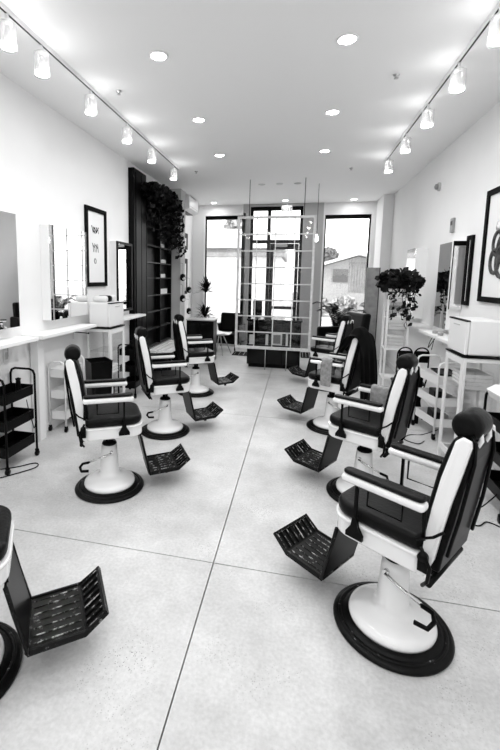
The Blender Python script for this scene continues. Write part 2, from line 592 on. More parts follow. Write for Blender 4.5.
def track(x, y0, y1, heads, labels, tl, sgn):
    tr = thing('light_track', tl, 'track', (x, 0, ZC))
    bm = nb(); box(bm, -.017, .017, y0, y1, -.03, 0); obj('rail', bm, W_METAL, tr)
    bm = nb(); box(bm, -.006, .006, y0 + .02, y1 - .02, -.033, -.0301); obj('conductor_slot', bm, BLACK, tr)
    global head0
    for k, y in enumerate(heads):
        if head0 is None:
            h = thing('track_light', labels[k], 'lamp', (x, y, ZC - .034), group='glass track lights')
            bm = nb(); tube(bm, [(0, 0, 0), (0, 0, -.05)], .012, 10); lathe(bm, [(0, -.04), (.03, -.045), (.034, -.07), (0, -.07)], 16); obj('mount', bm, W_METAL, h)
            bm = nb(); lathe(bm, [(.034, -.055), (.058, -.06), (.060, -.225), (.057, -.225), (.055, -.063), (.034, -.058)], 24); obj('glass_shade', bm, LAMPGLASS, h)
            bm = nb(); lathe(bm, [(0, -.07), (.016, -.075), (.02, -.12), (.042, -.185), (.046, -.2), (0, -.2)], 20); obj('reflector_bulb', bm, mat('reflector_glow', .3, .4, emit=.05), h)
            bm = nb(); lathe(bm, [(0, -.2012), (.05, -.2012), (.05, -.215), (0, -.222)], 20); obj('lens', bm, BULB, h)
            head0 = h
        else:
            h = dup(head0, (x, y, ZC - .034), 0, labels[k])
        # the lamp throws light down and inward; an added side point lifts the ceiling
        l = lamp('SPOT', (0, 0, -.235), TRACK_W, spot_size=rad(140), spot_blend=.7, shadow_soft_size=.04)
        l.parent = h
        l.rotation_euler = (0, rad(-6 * sgn), 0)
        l2 = lamp('POINT', (.048 * sgn, 0, -.19), TRACK_W * .30, shadow_soft_size=.04)
        l2.parent = h
head0 = None
ordw = ['nearest', 'second', 'third', 'fourth', 'fifth', 'sixth and farthest']
track(-2.03, -2.0, 6.85, [2.68, 3.07, 3.85, 4.71, 5.55, 6.56, 1.6, .5, -.8],
      ['clear glass track light on the left track, nearest to the viewer', 'clear glass track light, second from the front on the left track', 'clear glass track light, third from the front on the left track',
       'clear glass track light, fourth from the front on the left track', 'clear glass track light, fifth from the front on the left track', 'clear glass track light, farthest one on the left track'] + ['clear glass track light on the left track behind the viewer'] * 3,
      'white ceiling light track running along the left side of the room', 1)
track(1.21, -2.0, 6.95, [3.25, 3.96, 4.78, 5.65, 6.62, 2.1, 1.0, -.5],
      ['clear glass track light at the right picture edge on the right track', 'clear glass track light, second visible on the right track', 'clear glass track light, third visible on the right track',
       'clear glass track light, fourth visible on the right track', 'clear glass track light, farthest one on the right track'] + ['clear glass track light on the right track behind the viewer'] * 3,
      'white ceiling light track running along the right side of the room', -1)

# ================================================================ barber chairs
def taper(bm):
    for v in bm.verts:
        k = min(1, max(0, (v.co.z - .60) / .50))
        v.co.y *= 1 - .22 * k

def make_chair(side, label, loc, rot, group):
    """side = -1: lever towards local -y, +1: towards +y. Front of the chair is local +x."""
    t = thing('barber_chair', label, 'barber chair', loc, rot, group)
    # black base ring
    bm = nb()
    lathe(bm, [(0, .0), (.270, .0), (.281, .005), (.282, .014), (.275, .022), (.260, .028), (.235, .031), (.230, .037), (.206, .042), (.19, .042), (0, .042)], 56)
    obj('base_ring', bm, RUB, t)
    br = [c for c in t.children if c.name.startswith('base_ring')][0]
    bm = nb()
    lathe(bm, [(.240, .031), (.240, .0325), (.257, .0305), (.257, .0285)], 56)
    obj('worn_lettering_band', bm, BANDM, br)
    # white enamel base and column
    bm = nb()
    lathe(bm, [(0, .042), (.205, .042), (.207, .055), (.200, .072), (.175, .088), (.135, .102), (.105, .112), (.086, .124), (.077, .145), (.073, .20), (.066, .32), (.061, .375), (0, .375)], 56)
    obj('pedestal', bm, ENAMEL, t)
    bm = nb()
    lathe(bm, [(0, .375), (.056, .375), (.060, .383), (.052, .398), (.030, .402), (.028, .49), (0, .49)], 32)
    for a in (-1, 1):
        box(bm, -.17, .20, a * .05 - .012, a * .05 + .012, .455, .489)
        box(bm, -.012, .012, a * .05 - .02, a * .05 + .02, .42, .46)
    obj('piston', bm, BLACK, t)
    # lever : pivot on the column, rod going back, looped handle
    s = side
    bm = nb()
    tube(bm, [(.01, s * .058, .325), (.01, s * .085, .325)], .014, 12)
    tube(bm, [(.01, s * .085, .325), (-.06, s * .09, .30), (-.17, s * .085, .268)], .0075, 8)
    lv = obj('lever', bm, CHROME, t)
    bm = nb()
    tube(bm, [(-.165, s * .085, .268), (-.215, s * .085, .262), (-.235, s * .12, .25), (-.225, s * .165, .238), (-.17, s * .17, .236)], .011, 8)
    obj('lever_handle', bm, BLACK, lv)
    # seat frame
    out = rrect(-.195, .255, -.215, .215, [.11, .04, .04, .11], 7)
    bm = nb(); prism(bm, out, .492, .585, 'z')
    o = obj('seat_frame', bm, ENAMEL, t, bevel=.014, bseg=3)
    out2 = rrect(-.20, .262, -.222, .222, [.115, .04, .04, .115], 7)
    bm = nb(); prism(bm, out2, .572, .590, 'z')
    obj('frame_rim', bm, ENAMEL, o, bevel=.006)
    bm = nb(); prism(bm, rrect(-.19, .252, -.212, .212, [.105, .04, .04, .105], 8), .590, .662, 'z')
    obj('seat_cushion', bm, LEATHER, t, bevel=.028, bseg=5, smooth=True)
    # back rest: curved profile, three layers
    prof = [(-.178, .545), (-.185, .66), (-.200, .80), (-.222, .95), (-.250, 1.06), (-.272, 1.115)]
    def layer(o0, o1, z0=None, z1=None):
        P = [p for p in prof if (z0 is None or p[1] >= z0) and (z1 is None or p[1] <= z1)]
        f = [(x - o0, z) for x, z in P]
        b_ = [(x - o1, z - .012) for x, z in P]
        return f + b_[::-1]
    for a in (-1, 1):
        bm = nb()
        pts = [(-.165, .50), (-.185, .53), (-.190, .66), (-.205, .80), (-.226, .94), (-.248, 1.04), (-.262, 1.105), (-.285, 1.128), (-.318, 1.118), (-.322, 1.09), (-.302, .98), (-.274, .84), (-.252, .70), (-.235, .58), (-.205, .495), (-.18, .485)]
        prism(bm, pts, a * .175, a * .205, 'y')
        taper(bm)
        obj('back_side_frame', bm, ENAMEL, t, bevel=.006)
    bm = nb(); prism(bm, layer(-.022, .018, .65), -.172, .172, 'y'); taper(bm)
    obj('back_cushion', bm, LEATHER, t, bevel=.018, bseg=4, smooth=True)
    bm = nb(); prism(bm, [(-.25, .52), (-.26, .60), (-.285, .75), (-.305, .90), (-.322, 1.02), (-.322, 1.07), (-.312, 1.085), (-.285, 1.09), (-.24, .95), (-.225, .80), (-.21, .65), (-.21, .52)], -.172, .172, 'y'); taper(bm)
    obj('back_panel', bm, BLACK, t, bevel=.012, bseg=3)
    bm = nb()
    tube(bm, [(-.27, -.15, .60), (-.30, -.145, .78), (-.328, -.125, 1.02), (-.322, -.11, 1.10), (-.30, -.09, 1.12)], .008, 8)
    tube(bm, [(-.27, .15, .60), (-.30, .145, .78), (-.328, .125, 1.02), (-.322, .11, 1.10), (-.30, .09, 1.12)], .008, 8)
    obj('back_rail', bm, BLACK, t)
    # head rest
    bm = nb()
    M = Matrix.Translation((-.272, 0, 1.148)) @ Matrix.Rotation(PI / 2, 4, 'X')
    lathe(bm, [(0, -.083), (.035, -.083), (.052, -.078), (.059, -.064), (.062, -.04), (.062, .04), (.059, .064), (.052, .078), (.035, .083), (0, .083)], 32, M=M)
    hd = obj('headrest', bm, LEATHER, t)
    bm = nb()
    for a in (-1, 1):
        tube(bm, [(-.300, a * .05, 1.04), (-.325, a * .05, 1.10), (-.318, a * .055, 1.15), (-.30, a * .06, 1.165)], .010, 8)
    obj('headrest_post', bm, ENAMEL, hd)
    # hinge hardware
    bm = nb()
    for a in (-1, 1):
        box(bm, -.225, -.185, a * .226 - .006, a * .226 + .006, .53, .60)
        tube(bm, [(-.195, a * .235, .64), (-.235, a * .232, .56), (-.225, a * .22, .49), (-.20, a * .2, .45)], .008, 8)
        tube(bm, [(-.17, a * .225, .66), (-.235, a * .225, .70), (-.27, a * .215, .735)], .006, 8)
        lathe(bm, [(0, -.012), (.02, -.012), (.02, .012), (0, .012)], 14, M=Matrix.Translation((-.205, a * .232, .60)) @ Matrix.Rotation(PI / 2, 4, 'X'))
    box(bm, -.225, -.195, -.10, .10, .45, .485)
    tube(bm, [(-.22, -.19, .46), (-.22, .19, .46)], .014, 10)
    obj('recline_hinge', bm, BLACK, t)
    # armrests
    for a in (-1, 1):
        bm = nb()
        box(bm, -.205, .175, -.033, .033, -.02, .02)
        M = Matrix.Translation((0, a * .235, .818))
        bmesh.ops.transform(bm, matrix=M, verts=bm.verts)
        ar = obj('armrest', bm, ENAMEL, t, bevel=.017, bseg=3)
        bm = nb(); prism(bm, rrect(-.20, .168, a * .235 - .029, a * .235 + .029, .024, 4), .839, .860, 'z')
        obj('arm_pad', bm, LEATHER, ar, bevel=.009, bseg=3)
        bm = nb()
        box(bm, .093, .107, a * .240 - .006, a * .240 + .006, .60, .80)
        prism(bm, [(.090, .635), (.110, .635), (.118, .59), (.142, .552), (.142, .53), (.058, .53), (.058, .552), (.082, .59)], a * .240 - .009, a * .240 + .009, 'y')
        obj('arm_strut', bm, BLACK, ar)
        bm = nb(); tube(bm, [(-.19, a * .215, .80), (-.195, a * .215, .665)], .009, 8); obj('arm_rod', bm, BLACK, ar)
        bm = nb()
        tube(bm, [(.06, a * .212, .798), (.06, a * .212, .70), (-.10, a * .212, .70), (-.10, a * .212, .798)], .0055, 6)
        obj('arm_bracket', bm, BLACK, ar)
    # foot rest
    fr = thing('footrest', 'x', 'x'); del fr['label']; del fr['category']; fr.parent = t
    W = .155
    bm = nb()
    # calf plate
    prism(bm, [(.232, .47), (.244, .475), (.318, .150), (.306, .142)], -W, W, 'y')
    obj('calf_plate', bm, BLACK, fr, bevel=.004)
    bm = nb()
    for a in (-1, 1):
        tube(bm, [(.240, a * (W + .004), .475), (.268, a * (W + .004), .34), (.315, a * (W + .004), .145)], .010, 6)
    box(bm, .20, .25, -.12, .12, .468, .489)
    tube(bm, [(.312, -W, .147), (.312, W, .147)], .012, 8)
    obj('hinge_frame', bm, WORN, fr)
    bm = nb()
    prism(bm, [(.31, .138), (.555, .156), (.555, .168), (.31, .150)], -W, W, 'y')
    for a in (-1, 1):
        prism(bm, [(.31, .130), (.555, .146), (.655, .228), (.648, .243), (.553, .176), (.31, .160)], a * W - .006, a * W + .006, 'y')
    prism(bm, [(.556, .150), (.656, .229), (.653, .233), (.553, .154)], -W, W, 'y')
    obj('foot_plate', bm, WORN, fr, bevel=.003)
    bm = nb()
    for k in range(7):
        y = -W + .03 + k * (2 * W - .06) / 6
        prism(bm, [(.335, .152), (.54, .167), (.54, .1715), (.335, .1565)], y - .0018, y + .0018, 'y')
    obj('tread_rib', bm, SILVER, fr)
    bm = nb()
    def tb(x0, x1, y0, y1, h=.006):
        # bar lying in the toe plane; x0..x1 along the slope 0..1
        A = Vector((.553, 0, .160)); D = Vector((.095, 0, .075)); N = Vector((-.62, 0, .785)) * h
        p, q = A + D * x0, A + D * x1
        prism(bm, [(p.x - N.x, p.z - N.z), (q.x - N.x, q.z - N.z), (q.x + N.x, q.z + N.z), (p.x + N.x, p.z + N.z)], y0, y1, 'y')
    tb(-.02, .1, -W, W, .008); tb(.9, 1.02, -W, W, .011)
    for k in range(8):
        y = -W + .012 + k * (2 * W - .024) / 7
        tb(.1, .9, y - .007, y + .007)
    obj('toe_grille', bm, WORN, fr)
    bm = nb()
    for k in range(8):
        y = -W + .012 + k * (2 * W - .024) / 7
        A = Vector((.553, 0, .160)); D = Vector((.095, 0, .075)); N = Vector((-.62, 0, .785))
        p, q = A + D * .12 + N * .006, A + D * .88 + N * .006
        prism(bm, [(p.x, p.z), (q.x, q.z), (q.x + N.x * .002, q.z + N.z * .002), (p.x + N.x * .002, p.z + N.z * .002)], y - .002, y + .002, 'y')
    obj('toe_rib', bm, SILVER, fr)
    bm = nb(); tube(bm, [(.46, -.05, .15), (.47, -.05, .10)], .010, 8); lathe(bm, [(0, -.01), (.018, -.01), (.018, .01), (0, .01)], 12, center=(.47, -.05, .10))
    obj('rubber_stop', bm, RUB, fr)
    return t

G = 'vintage white and black barber chairs'
L1 = make_chair(-1, 'white and black barber chair on the left, whole pedestal in view, beside the white trolley', (-1.472, 3.007, 0), rad(29.5), G)
dup(L1, (-1.408, 1.322, 0), rad(34), 'barber chair cut by the left picture edge, only seat corner and footrest showing')
dup(L1, (-1.42, 4.32, 0), rad(33), 'barber chair in the middle of the left row, headrest tilted, behind the nearest whole one')
dup(L1, (-1.468, 5.95, 0), rad(32.5), 'farthest barber chair of the left row, in front of the black console')
R1 = make_chair(1, 'largest barber chair, at the lower right, seen from behind with round black base', (.534, 2.068, 0), rad(143), G)
dup(R1, (.582, 3.40, 0), rad(149), 'barber chair second from the front in the right row, grey towel on its far arm')
dup(R1, (.447, 4.93, 0), rad(151), 'barber chair in the right row with black cape draped over its back')
dup(R1, (.523, 6.83, 0), rad(149), 'farthest barber chair of the right row, near the right window')

def local(px, py, ang):
    c, s = math.cos(ang), math.sin(ang)
    return lambda x, y, z: Vector((px + x * c - y * s, py + x * s + y * c, z))
def drape(name, base, ang, m, pts_rows, label, cat, th=.006):
    """cloth: grid of local points, solidified"""
    f = local(base[0], base[1], ang)
    bm = nb()
    rows = [[bm.verts.new(f(*p)) for p in row] for row in pts_rows]
    for a, b in zip(rows, rows[1:]):
        for i in range(len(a) - 1):
            bm.faces.new((a[i], a[i + 1], b[i + 1], b[i]))
    o = obj(name, bm, m, smooth=True)
    md = o.modifiers.new('solid', 'SOLIDIFY'); md.thickness = th; md.offset = 1
    md = o.modifiers.new('sub', 'SUBSURF'); md.levels = 1; md.render_levels = 2
    return tag(o, label, cat)
# towel over the far arm of the second right chair (far side = local -y)
def arm_towel(base, ang, ys, x0, x1, drop, m, label):
    rows = []
    rnd = random.Random(5)
    for k in range(7):
        x = x0 + (x1 - x0) * k / 6
        w = .004 * math.sin(k * 2.1)
        rows.append([(x, ys + .045 + w, .86 - drop), (x, ys + .043 + w, .86 - drop * .5), (x, ys + .041, .845), (x, ys + .03, .869), (x, ys, .871), (x, ys - .03, .869), (x, ys - .041, .845), (x, ys - .043 - w, .86 - drop * .5), (x, ys - .046 - w, .86 - drop)])
    return drape('towel', base, ang, m, rows, label, 'towel')
arm_towel((.582, 3.40), rad(149), -.235, -.15, .06, .22, TOWEL, 'grey towel draped over the far arm of the second right barber chair')
arm_towel((.447, 4.93), rad(151), .235, -.10, .03, .30, TOWEL, 'long grey towel hanging from the near arm of the caped barber chair')
# cape over the back of the third right chair
rows = []
for k in range(11):
    y = -.235 + .47 * k / 10
    fz = .03 * math.sin(k * 1.9)
    low = .42 + .05 * math.sin(k * 1.3)
    rows.append([(-.10 + fz * .3, y * .9, .93 + fz), (-.16, y, 1.02), (-.20, y, 1.10), (-.23, y * .95, 1.155 + (.085 if abs(y) < .1 else 0)), (-.33, y * .95, 1.155 + (.075 if abs(y) < .1 else 0)), (-.37, y, 1.08), (-.40 + fz * .5, y * 1.05, .85), (-.42 + fz, y * 1.1, .62), (-.42 + fz * 1.3, y * 1.12, low)])
drape('salon_cape', (.447, 4.93), rad(151), CAPE, rows, 'black cape draped over the back of a right-row barber chair', 'cape')
# ================================================================ hanging sash divider
hf = thing('hanging_window_sash', 'tall pale metal window sash of small panes hung from the ceiling', 'room divider', (-.445, 7.85, .40))
bm = nb()
w, h, t = .715, 2.5, .045
box(bm, -w, -w + t, -.02, .02, 0, h); box(bm, w - t, w, -.02, .02, 0, h)
box(bm, -w + t, w - t, -.02, .02, 0, t + .01); box(bm, -w + t, w - t, -.02, .02, h - t, h)
obj('outer_frame', bm, FRAMEGREY, hf, bevel=.004)
bm = nb()
for k in range(1, 4):
    x = -w + t / 2 + (2 * w - t) * k / 4
    box(bm, x - .009, x + .009, -.014, .014, t + .01, h - t)
for k in range(1, 8):
    z = t / 2 + (h - t) * k / 8
    box(bm, -w + t, w - t, -.012, .012, z - .011, z + .011)
obj('muntins', bm, FRAMEGREY, hf)
bm = nb(); box(bm, -w + t, w - t, -.002, .002, t + .01, h - t)
obj('glass_panes', bm, glass_mat('sash_glass', .93, .975), hf)
for a in (-1, 1):
    bm = nb(); tube(bm, [(a * .50, 0, h), (a * .50, 0, ZC - .40)], .006, 6)
    obj('suspension_cable', bm, BLACK, hf)
for a in (-1, 1):
    bm = nb(); tube(bm, [(w * 1.0 * a * .28 + .08, 0, 0), (w * a * .28 + .08, 0, -.40)], .008, 6)
    obj('support_leg', bm, STEEL, hf)
# small glowing lamp on the divider's right edge
pl = thing('pendant_bulb', 'small glowing pendant bulb beside the right edge of the hanging sash', 'lamp', (.309, 8.35, 2.53))
bm = nb(); tube(bm, [(0, 0, .08), (0, 0, ZC - 2.53)], .004, 6); obj('cord', bm, BLACK, pl)
bm = nb(); lathe(bm, [(0, -.06), (.02, -.05), (.028, -.015), (.024, .025), (.014, .055), (.012, .08), (0, .08)], 16); obj('bulb', bm, BULB, pl)
# exit sign
ex = thing('exit_sign', 'small white exit sign above the front door', 'sign', (-.335, 10.2, 3.29))
bm = nb(); box(bm, -.125, .125, -.02, .02, 0, .19); obj('case', bm, SIGNG, ex, bevel=.006)
bm = nb(); tube(bm, [(0, 0, .19), (0, 0, ZC - 3.29)], .008, 6); obj('stem', bm, W_METAL, ex)
cu = bpy.data.curves.new('lettering', 'FONT'); cu.body = 'EXIT'; cu.size = .115; cu.align_x = 'CENTER'; cu.align_y = 'CENTER'; cu.extrude = .002
cu.materials.append(INK)
tmp = bpy.data.objects.new('lettering_curve', cu); C.objects.link(tmp)
lm = bpy.data.meshes.new_from_object(tmp); bpy.data.objects.remove(tmp)
to = bpy.data.objects.new('lettering', lm); C.objects.link(to); to.parent = ex; to.location = (0, -.0225, .095); to.rotation_euler = (PI / 2, 0, 0)

# reception counter behind the sash
rc = thing('reception_counter', 'black reception counter seen through the hanging sash', 'counter', (-.41, 8.0, 0))
bm = nb(); box(bm, -.53, .50, .03, .55, .06, .93); obj('body', bm, BLACK, rc, bevel=.004)
bm = nb(); box(bm, -.50, .47, .06, .52, 0, .06); obj('plinth', bm, BLACKM, rc)
bm = nb(); box(bm, -.55, .52, 0, .57, .93, .96); obj('top', bm, BLACKG, rc, bevel=.004)
for k, (x0, x1) in enumerate(((-.51, -.18), (-.17, .15), (.16, .48))):
    bm = nb(); box(bm, x0, x1, .012, .029, .50, .91); obj('upper_door', bm, BLACKG, rc, bevel=.003)
    bm = nb(); box(bm, x0, x1, .012, .029, .08, .48); obj('lower_door', bm, BLACKG, rc, bevel=.003)
# items in front on the counter face: white framed cards
fc = thing('picture_frame', 'small white square frame leaning on the ledge of the black counter', 'frame', (-.36, 7.988, .4705))
bm = nb()
for d in ((-.10, .10, 0, .03), (-.10, .10, .20, .23), (-.10, -.07, .03, .20), (.07, .10, .03, .20)):
    box(bm, d[0], d[1], -.012, 0, d[2], d[3])
obj('frame', bm, PRODW, fc)
bm = nb(); box(bm, -.07, .07, -.006, -.002, .03, .20); obj('picture', bm, INKG, fc)
ld = bx('ledge', BLACK, (-.53, .50, -.06, .01, .44, .47), rc)
for k, (x, wd, hh, lb) in enumerate(((-.84, .10, .19, 'wide white product box at the left on the counter ledge'), (-.55, .05, .20, 'tall white product box beside the small square frame'), (-.17, .04, .22, 'slim pale product box at the right on the counter ledge'))):
    o = bx('product_box', PRODW, (x - wd / 2, x + wd / 2, 7.945, 7.99, .4705, .4705 + hh)); tag(o, lb, 'box', 'product boxes on the counter ledge')
mo = thing('desktop_monitor', 'black monitor standing on the reception counter', 'monitor', (-.78, 8.3, .9605))
bm = nb(); box(bm, -.09, .09, -.015, .015, .05, .36); obj('screen', bm, BLACKG, mo, bevel=.005)
bm = nb(); box(bm, -.06, .06, -.05, .05, 0, .012); box(bm, -.015, .015, .016, .03, .012, .2); obj('stand', bm, BLACK, mo)
bm = nb(); box(bm, -.02, .03, 0, .02, 0, .0); bm.free()

# floor mats
for k, (x0, x1, y0_, y1_, lb) in enumerate(((-1.42, -1.02, 9.15, 9.62, 'black slatted floor mat left of the counter'), (.12, .42, 9.3, 10.0, 'small black slatted floor mat right of the counter'))):
    t = thing('door_mat', lb, 'mat', (x0, y0_, 0))
    bm = nb(); box(bm, 0, x1 - x0, 0, y1_ - y0_, .001, .012); obj('mat', bm, BLACKM, t)
    bm = nb()
    for q in range(3):
        box(bm, .04 + q * (x1 - x0 - .08) / 3, .05 + q * (x1 - x0 - .08) / 3, .05, y1_ - y0_ - .05, .0121, .015)
    obj('strip', bm, STEEL, t)

# ================================================================ left wall stations
def mirror(side, y0, y1, z0, z1, depth, label, frame=None, glass=MIRROR):
    """side -1: left wall, +1: right wall"""
    xw = XL if side < 0 else XR
    t = thing('wall_mirror', label, 'mirror', (xw, y0, z0))
    s = 1 if side < 0 else -1
    L, Hh = y1 - y0, z1 - z0
    bm = nb(); box(bm, min(s * .001, s * (depth - .012)), max(s * .001, s * (depth - .012)), 0, L, 0, Hh)
    obj('case', bm, W_TRIM, t)
    e = .0 if frame is None else .035
    a, b = s * (depth - .0119), s * (depth - .002)
    bm = nb(); box(bm, min(a, b), max(a, b), e, L - e, e, Hh - e)
    obj('mirror_glass', bm, glass, t)
    if frame is not None:
        a, b = s * (depth - .0119), s * (depth + .012)
        a, b = min(a, b), max(a, b)
        bm = nb()
        box(bm, a, b, 0, e, 0, Hh); box(bm, a, b, L - e, L, 0, Hh); box(bm, a, b, e, L - e, 0, e); box(bm, a, b, e, L - e, Hh - e, Hh)
        obj('frame', bm, frame, t)
    return t
mirror(-1, 2.3, 3.43, 1.26, 2.31, .11, 'large wall mirror cut by the left picture edge')
mirror(-1, 3.95, 4.74, 1.265, 2.285, .11, 'deep white wall mirror on the left reflecting a paned window')
mirror(-1, 5.62, 6.17, 1.22, 2.26, .11, 'black-framed wall mirror on the left beside the tall black cabinet', BLACK)
mirror(-1, 6.20, 6.28, 1.25, 2.24, .05, 'narrow mirror strip between the black-framed mirror and tall black cabinet')
def shelf(side, y0, y1, z, xf, label):
    x0, x1 = (XL + .001, xf) if side < 0 else (xf, XR - .001)
    t = thing('wall_shelf', label, 'shelf', (0, 0, 0))
    bm = nb(); box(bm, x0, x1, y0, y1, z - .035, z); obj('board', bm, W_TRIM, t, bevel=.003)
    for y in (y0 + .12, y1 - .15):
        bm = nb()
        xa = XL + .002 if side < 0 else XR - .002
        s = 1 if side < 0 else -1
        tube(bm, [(xa + s * .18, y, z - .036), (xa + s * .01, y, z - .036), (xa + s * .01, y, z - .18)], .007, 6)
        obj('bracket', bm, W_METAL, t)
    return t
shelf(-1, 2.2, 3.52, 1.15, -2.45, 'white wall shelf under the mirror at the left picture edge')
shelf(-1, 3.58, 4.70, 1.15, -2.45, 'white wall shelf under the left mirror reflecting the paned window')
shelf(-1, 5.30, 6.42, 1.14, -2.45, 'white wall shelf tip beside the tall black cabinet on the left')
bm = nb(); box(bm, XL + .013, XL + .10, 3.70, 3.80, .0, 1.11)
tag(obj('support_panel', bm, W_TRIM), 'narrow white upright panel under the left shelf between the two trolleys', 'panel')
hk = thing('hook_rod', 'black rod hook sticking out under the left wall shelf', 'hook', (XL, 4.55, 1.06))
bm = nb(); tube(bm, [(.002, 0, 0), (.12, -.02, 0), (.24, -.05, .0)], .006, 6); obj('rod', bm, BLACK, hk)
bm = nb(); lathe(bm, [(0, -.014), (.014, 0), (0, .014)], 10, center=(.245, -.051, 0)); obj('tip', bm, BLACK, hk)

def picture(side, y0, y1, z0, z1, label, art):
    xw = XL if side < 0 else XR
    s = 1 if side < 0 else -1
    t = thing('framed_picture', label, 'picture', (xw, y0, z0))
    L, Hh, e = y1 - y0, z1 - z0, min(.055, (y1 - y0) * .3)
    def b(bm, a, c, *r):
        box(bm, min(s * a, s * c), max(s * a, s * c), *r)
    bm = nb(); b(bm, .001, .03, 0, e, 0, Hh); b(bm, .001, .03, L - e, L, 0, Hh); b(bm, .001, .03, e, L - e, 0, e); b(bm, .001, .03, e, L - e, Hh - e, Hh)
    obj('frame', bm, BLACKM, t)
    bm = nb(); b(bm, .002, .012, e, L - e, e, Hh - e); obj('print', bm, PAPER, t)
    art(t, s, L, Hh)
    return t
def artL(t, s, L, H):
    bm = nb()
    rnd = random.Random(2)
    x = s * .0128
    def stroke(pts, r):
        tube(bm, [(x, y, z) for y, z in pts], r, 4)
    c = L * .45
    for k in range(5):
        y = c - .08 + .04 * k
        stroke([(y, H * .76), (y + .01, H * .72), (y + rnd.uniform(-.03, .03), H * .68)], .0035 + .004 * (k % 2))
    stroke([(c - .09, H * .77), (c - .05, H * .69), (c - .01, H * .75), (c + .04, H * .69), (c + .10, H * .76)], .007)
    for k in range(4):
        y = c - .07 + .045 * k
        stroke([(y, H * .55), (y + .012, H * .50), (y + .02, H * .44)], .004)
    stroke([(c - .08, H * .55), (c - .03, H * .50), (c + .02, H * .54), (c + .07, H * .49)], .005)
    stroke([(c - .02, H * .36), (c - .035, H * .33), (c - .02, H * .30), (c + .01, H * .30), (c + .02, H * .33), (c, H * .36)], .005)
    o = obj('drawing', bm, INK, t)
def artR(t, s, L, H):
    bm = nb()
    x = s * .0128
    cy_ = L * .42
    for (dy, dz, r, q) in ((0.02, .50, .10, .02), (-.10, .56, .08, .018), (.13, .55, .09, .02), (0, .40, .12, .024), (.16, .40, .09, .022), (-.12, .42, .07, .02)):
        tube(bm, [(x, cy_ + dy + r * math.cos(a * PI / 10), H * (dz - .04) + r * 1.3 * math.sin(a * PI / 10)) for a in range(20)], q, 5, closed=True)
    obj('drawing', bm, mat('ink_wash', .06, .8, noise=.05, nscale=14), t)
    bm = nb(); lathe(bm, [(0, -.002), (.06, 0), (0, .002)], 16, M=Matrix.Translation((x, cy_ + .15, H * .66)) @ Matrix.Rotation(PI / 2, 4, 'Y')); obj('white_spot', bm, W_TRIM, t)  # white round spot on the print
picture(-1, 4.89, 5.47, 1.61, 2.65, 'black-framed drawing on white paper above the left towel warmer', artL)
picture(1, 4.15, 4.93, 1.545, 2.68, 'large black-framed picture cut by the right picture edge', artR)

# tall black cabinet and retail shelf (left)
bm = nb(); box(bm, XL + .001, -2.6, 6.30, 6.84, .03, 3.46)
tb = thing('tall_black_cabinet', 'tall glossy black cabinet reaching nearly to the ceiling on the left', 'cabinet', (0, 0, 0))
obj('body', bm, BLACK, tb, bevel=.004)
bm = nb(); box(bm, -2.599, -2.588, 6.36, 6.58, .1, 3.40); box(bm, -2.599, -2.588, 6.60, 6.80, .1, 3.40); obj('door', bm, BLACK, tb)
rs = thing('retail_shelf', 'black open shelving unit of hair products under the hanging ivy', 'shelving unit', (0, 0, 0))
bm = nb(); box(bm, XL + .001, XL + .02, 6.86, 8.30, .46, 3.10); obj('back_panel', bm, BLACK, rs)
for y in (6.86, 7.58, 8.27):
    bm = nb(); box(bm, XL + .02, -2.60, y, y + .03, .46, 3.10); obj('upright', bm, BLACK, rs)
SHZ = [.46, .78, 1.10, 1.40, 1.72, 2.0, 2.30, 2.62, 3.07]
shm = mat('grey_shelf_edge', .04, .4, spec=.2)
for z in SHZ:
    bm = nb(); box(bm, XL + .02, -2.598, 6.89, 7.58, z, z + .018); box(bm, XL + .02, -2.598, 7.61, 8.27, z, z + .018); obj('shelf_board', bm, shm, rs)
pr = random.Random(4)
bottle0 = None
pos = [('row', 1.40), ('row', 1.72), ('row', 2.0), ('row', 2.30)]
names = {1.40: 'lower', 1.72: 'middle', 2.0: 'upper', 2.30: 'top'}
for z, items in ((1.40, 'bbbbb'), (1.72, 'BBBo'), (2.0, 'oBoo'), (2.30, 'tBo')):
    y = 7.64
    for q, c in enumerate(items):
        nm = names[z]
        if c in 'bB':
            hh = .10 if c == 'b' else .07
            o = bx('product_box', PRODW, (-2.672, -2.615, y, y + .075, z + .0185, z + .0185 + hh))
            tag(o, 'small white product box on the %s stocked board of the black shelving' % nm, 'box', 'white product boxes on the %s shelf board' % nm)
            y += .085
        else:
            hh = .09 if c == 'o' else .16
            t = thing('product_bottle', 'small pale product bottle on the %s stocked board of the black shelving' % nm, 'bottle', (-2.64, y + .04, z + .0185), group='product bottles on the %s shelf board' % nm)
            bm = nb(); lathe(bm, [(0, 0), (.024, 0), (.024, hh * .7), (.010, hh * .82), (.010, hh * .88), (0, hh * .88)], 12); obj('bottle', bm, PRODW, t)
            bm = nb(); lathe(bm, [(0, hh * .88), (.012, hh * .88), (.012, hh), (0, hh)], 12); obj('cap', bm, BLACK, t)
            y += .10
# white slatted bench under the shelving
bn = thing('slatted_bench', 'low white slatted bench under the black shelving unit', 'bench', (0, 0, 0))
for k in range(4):
    bm = nb(); box(bm, -2.68 + .13 * k, -2.58 + .13 * k, 6.9, 8.3, .39, .43); obj('slat', bm, W_TRIM, bn)
for y in (6.98, 8.18):
    bm = nb(); box(bm, -2.68, -2.19, y, y + .04, 0, .389); obj('leg_panel', bm, BLACK, bn)

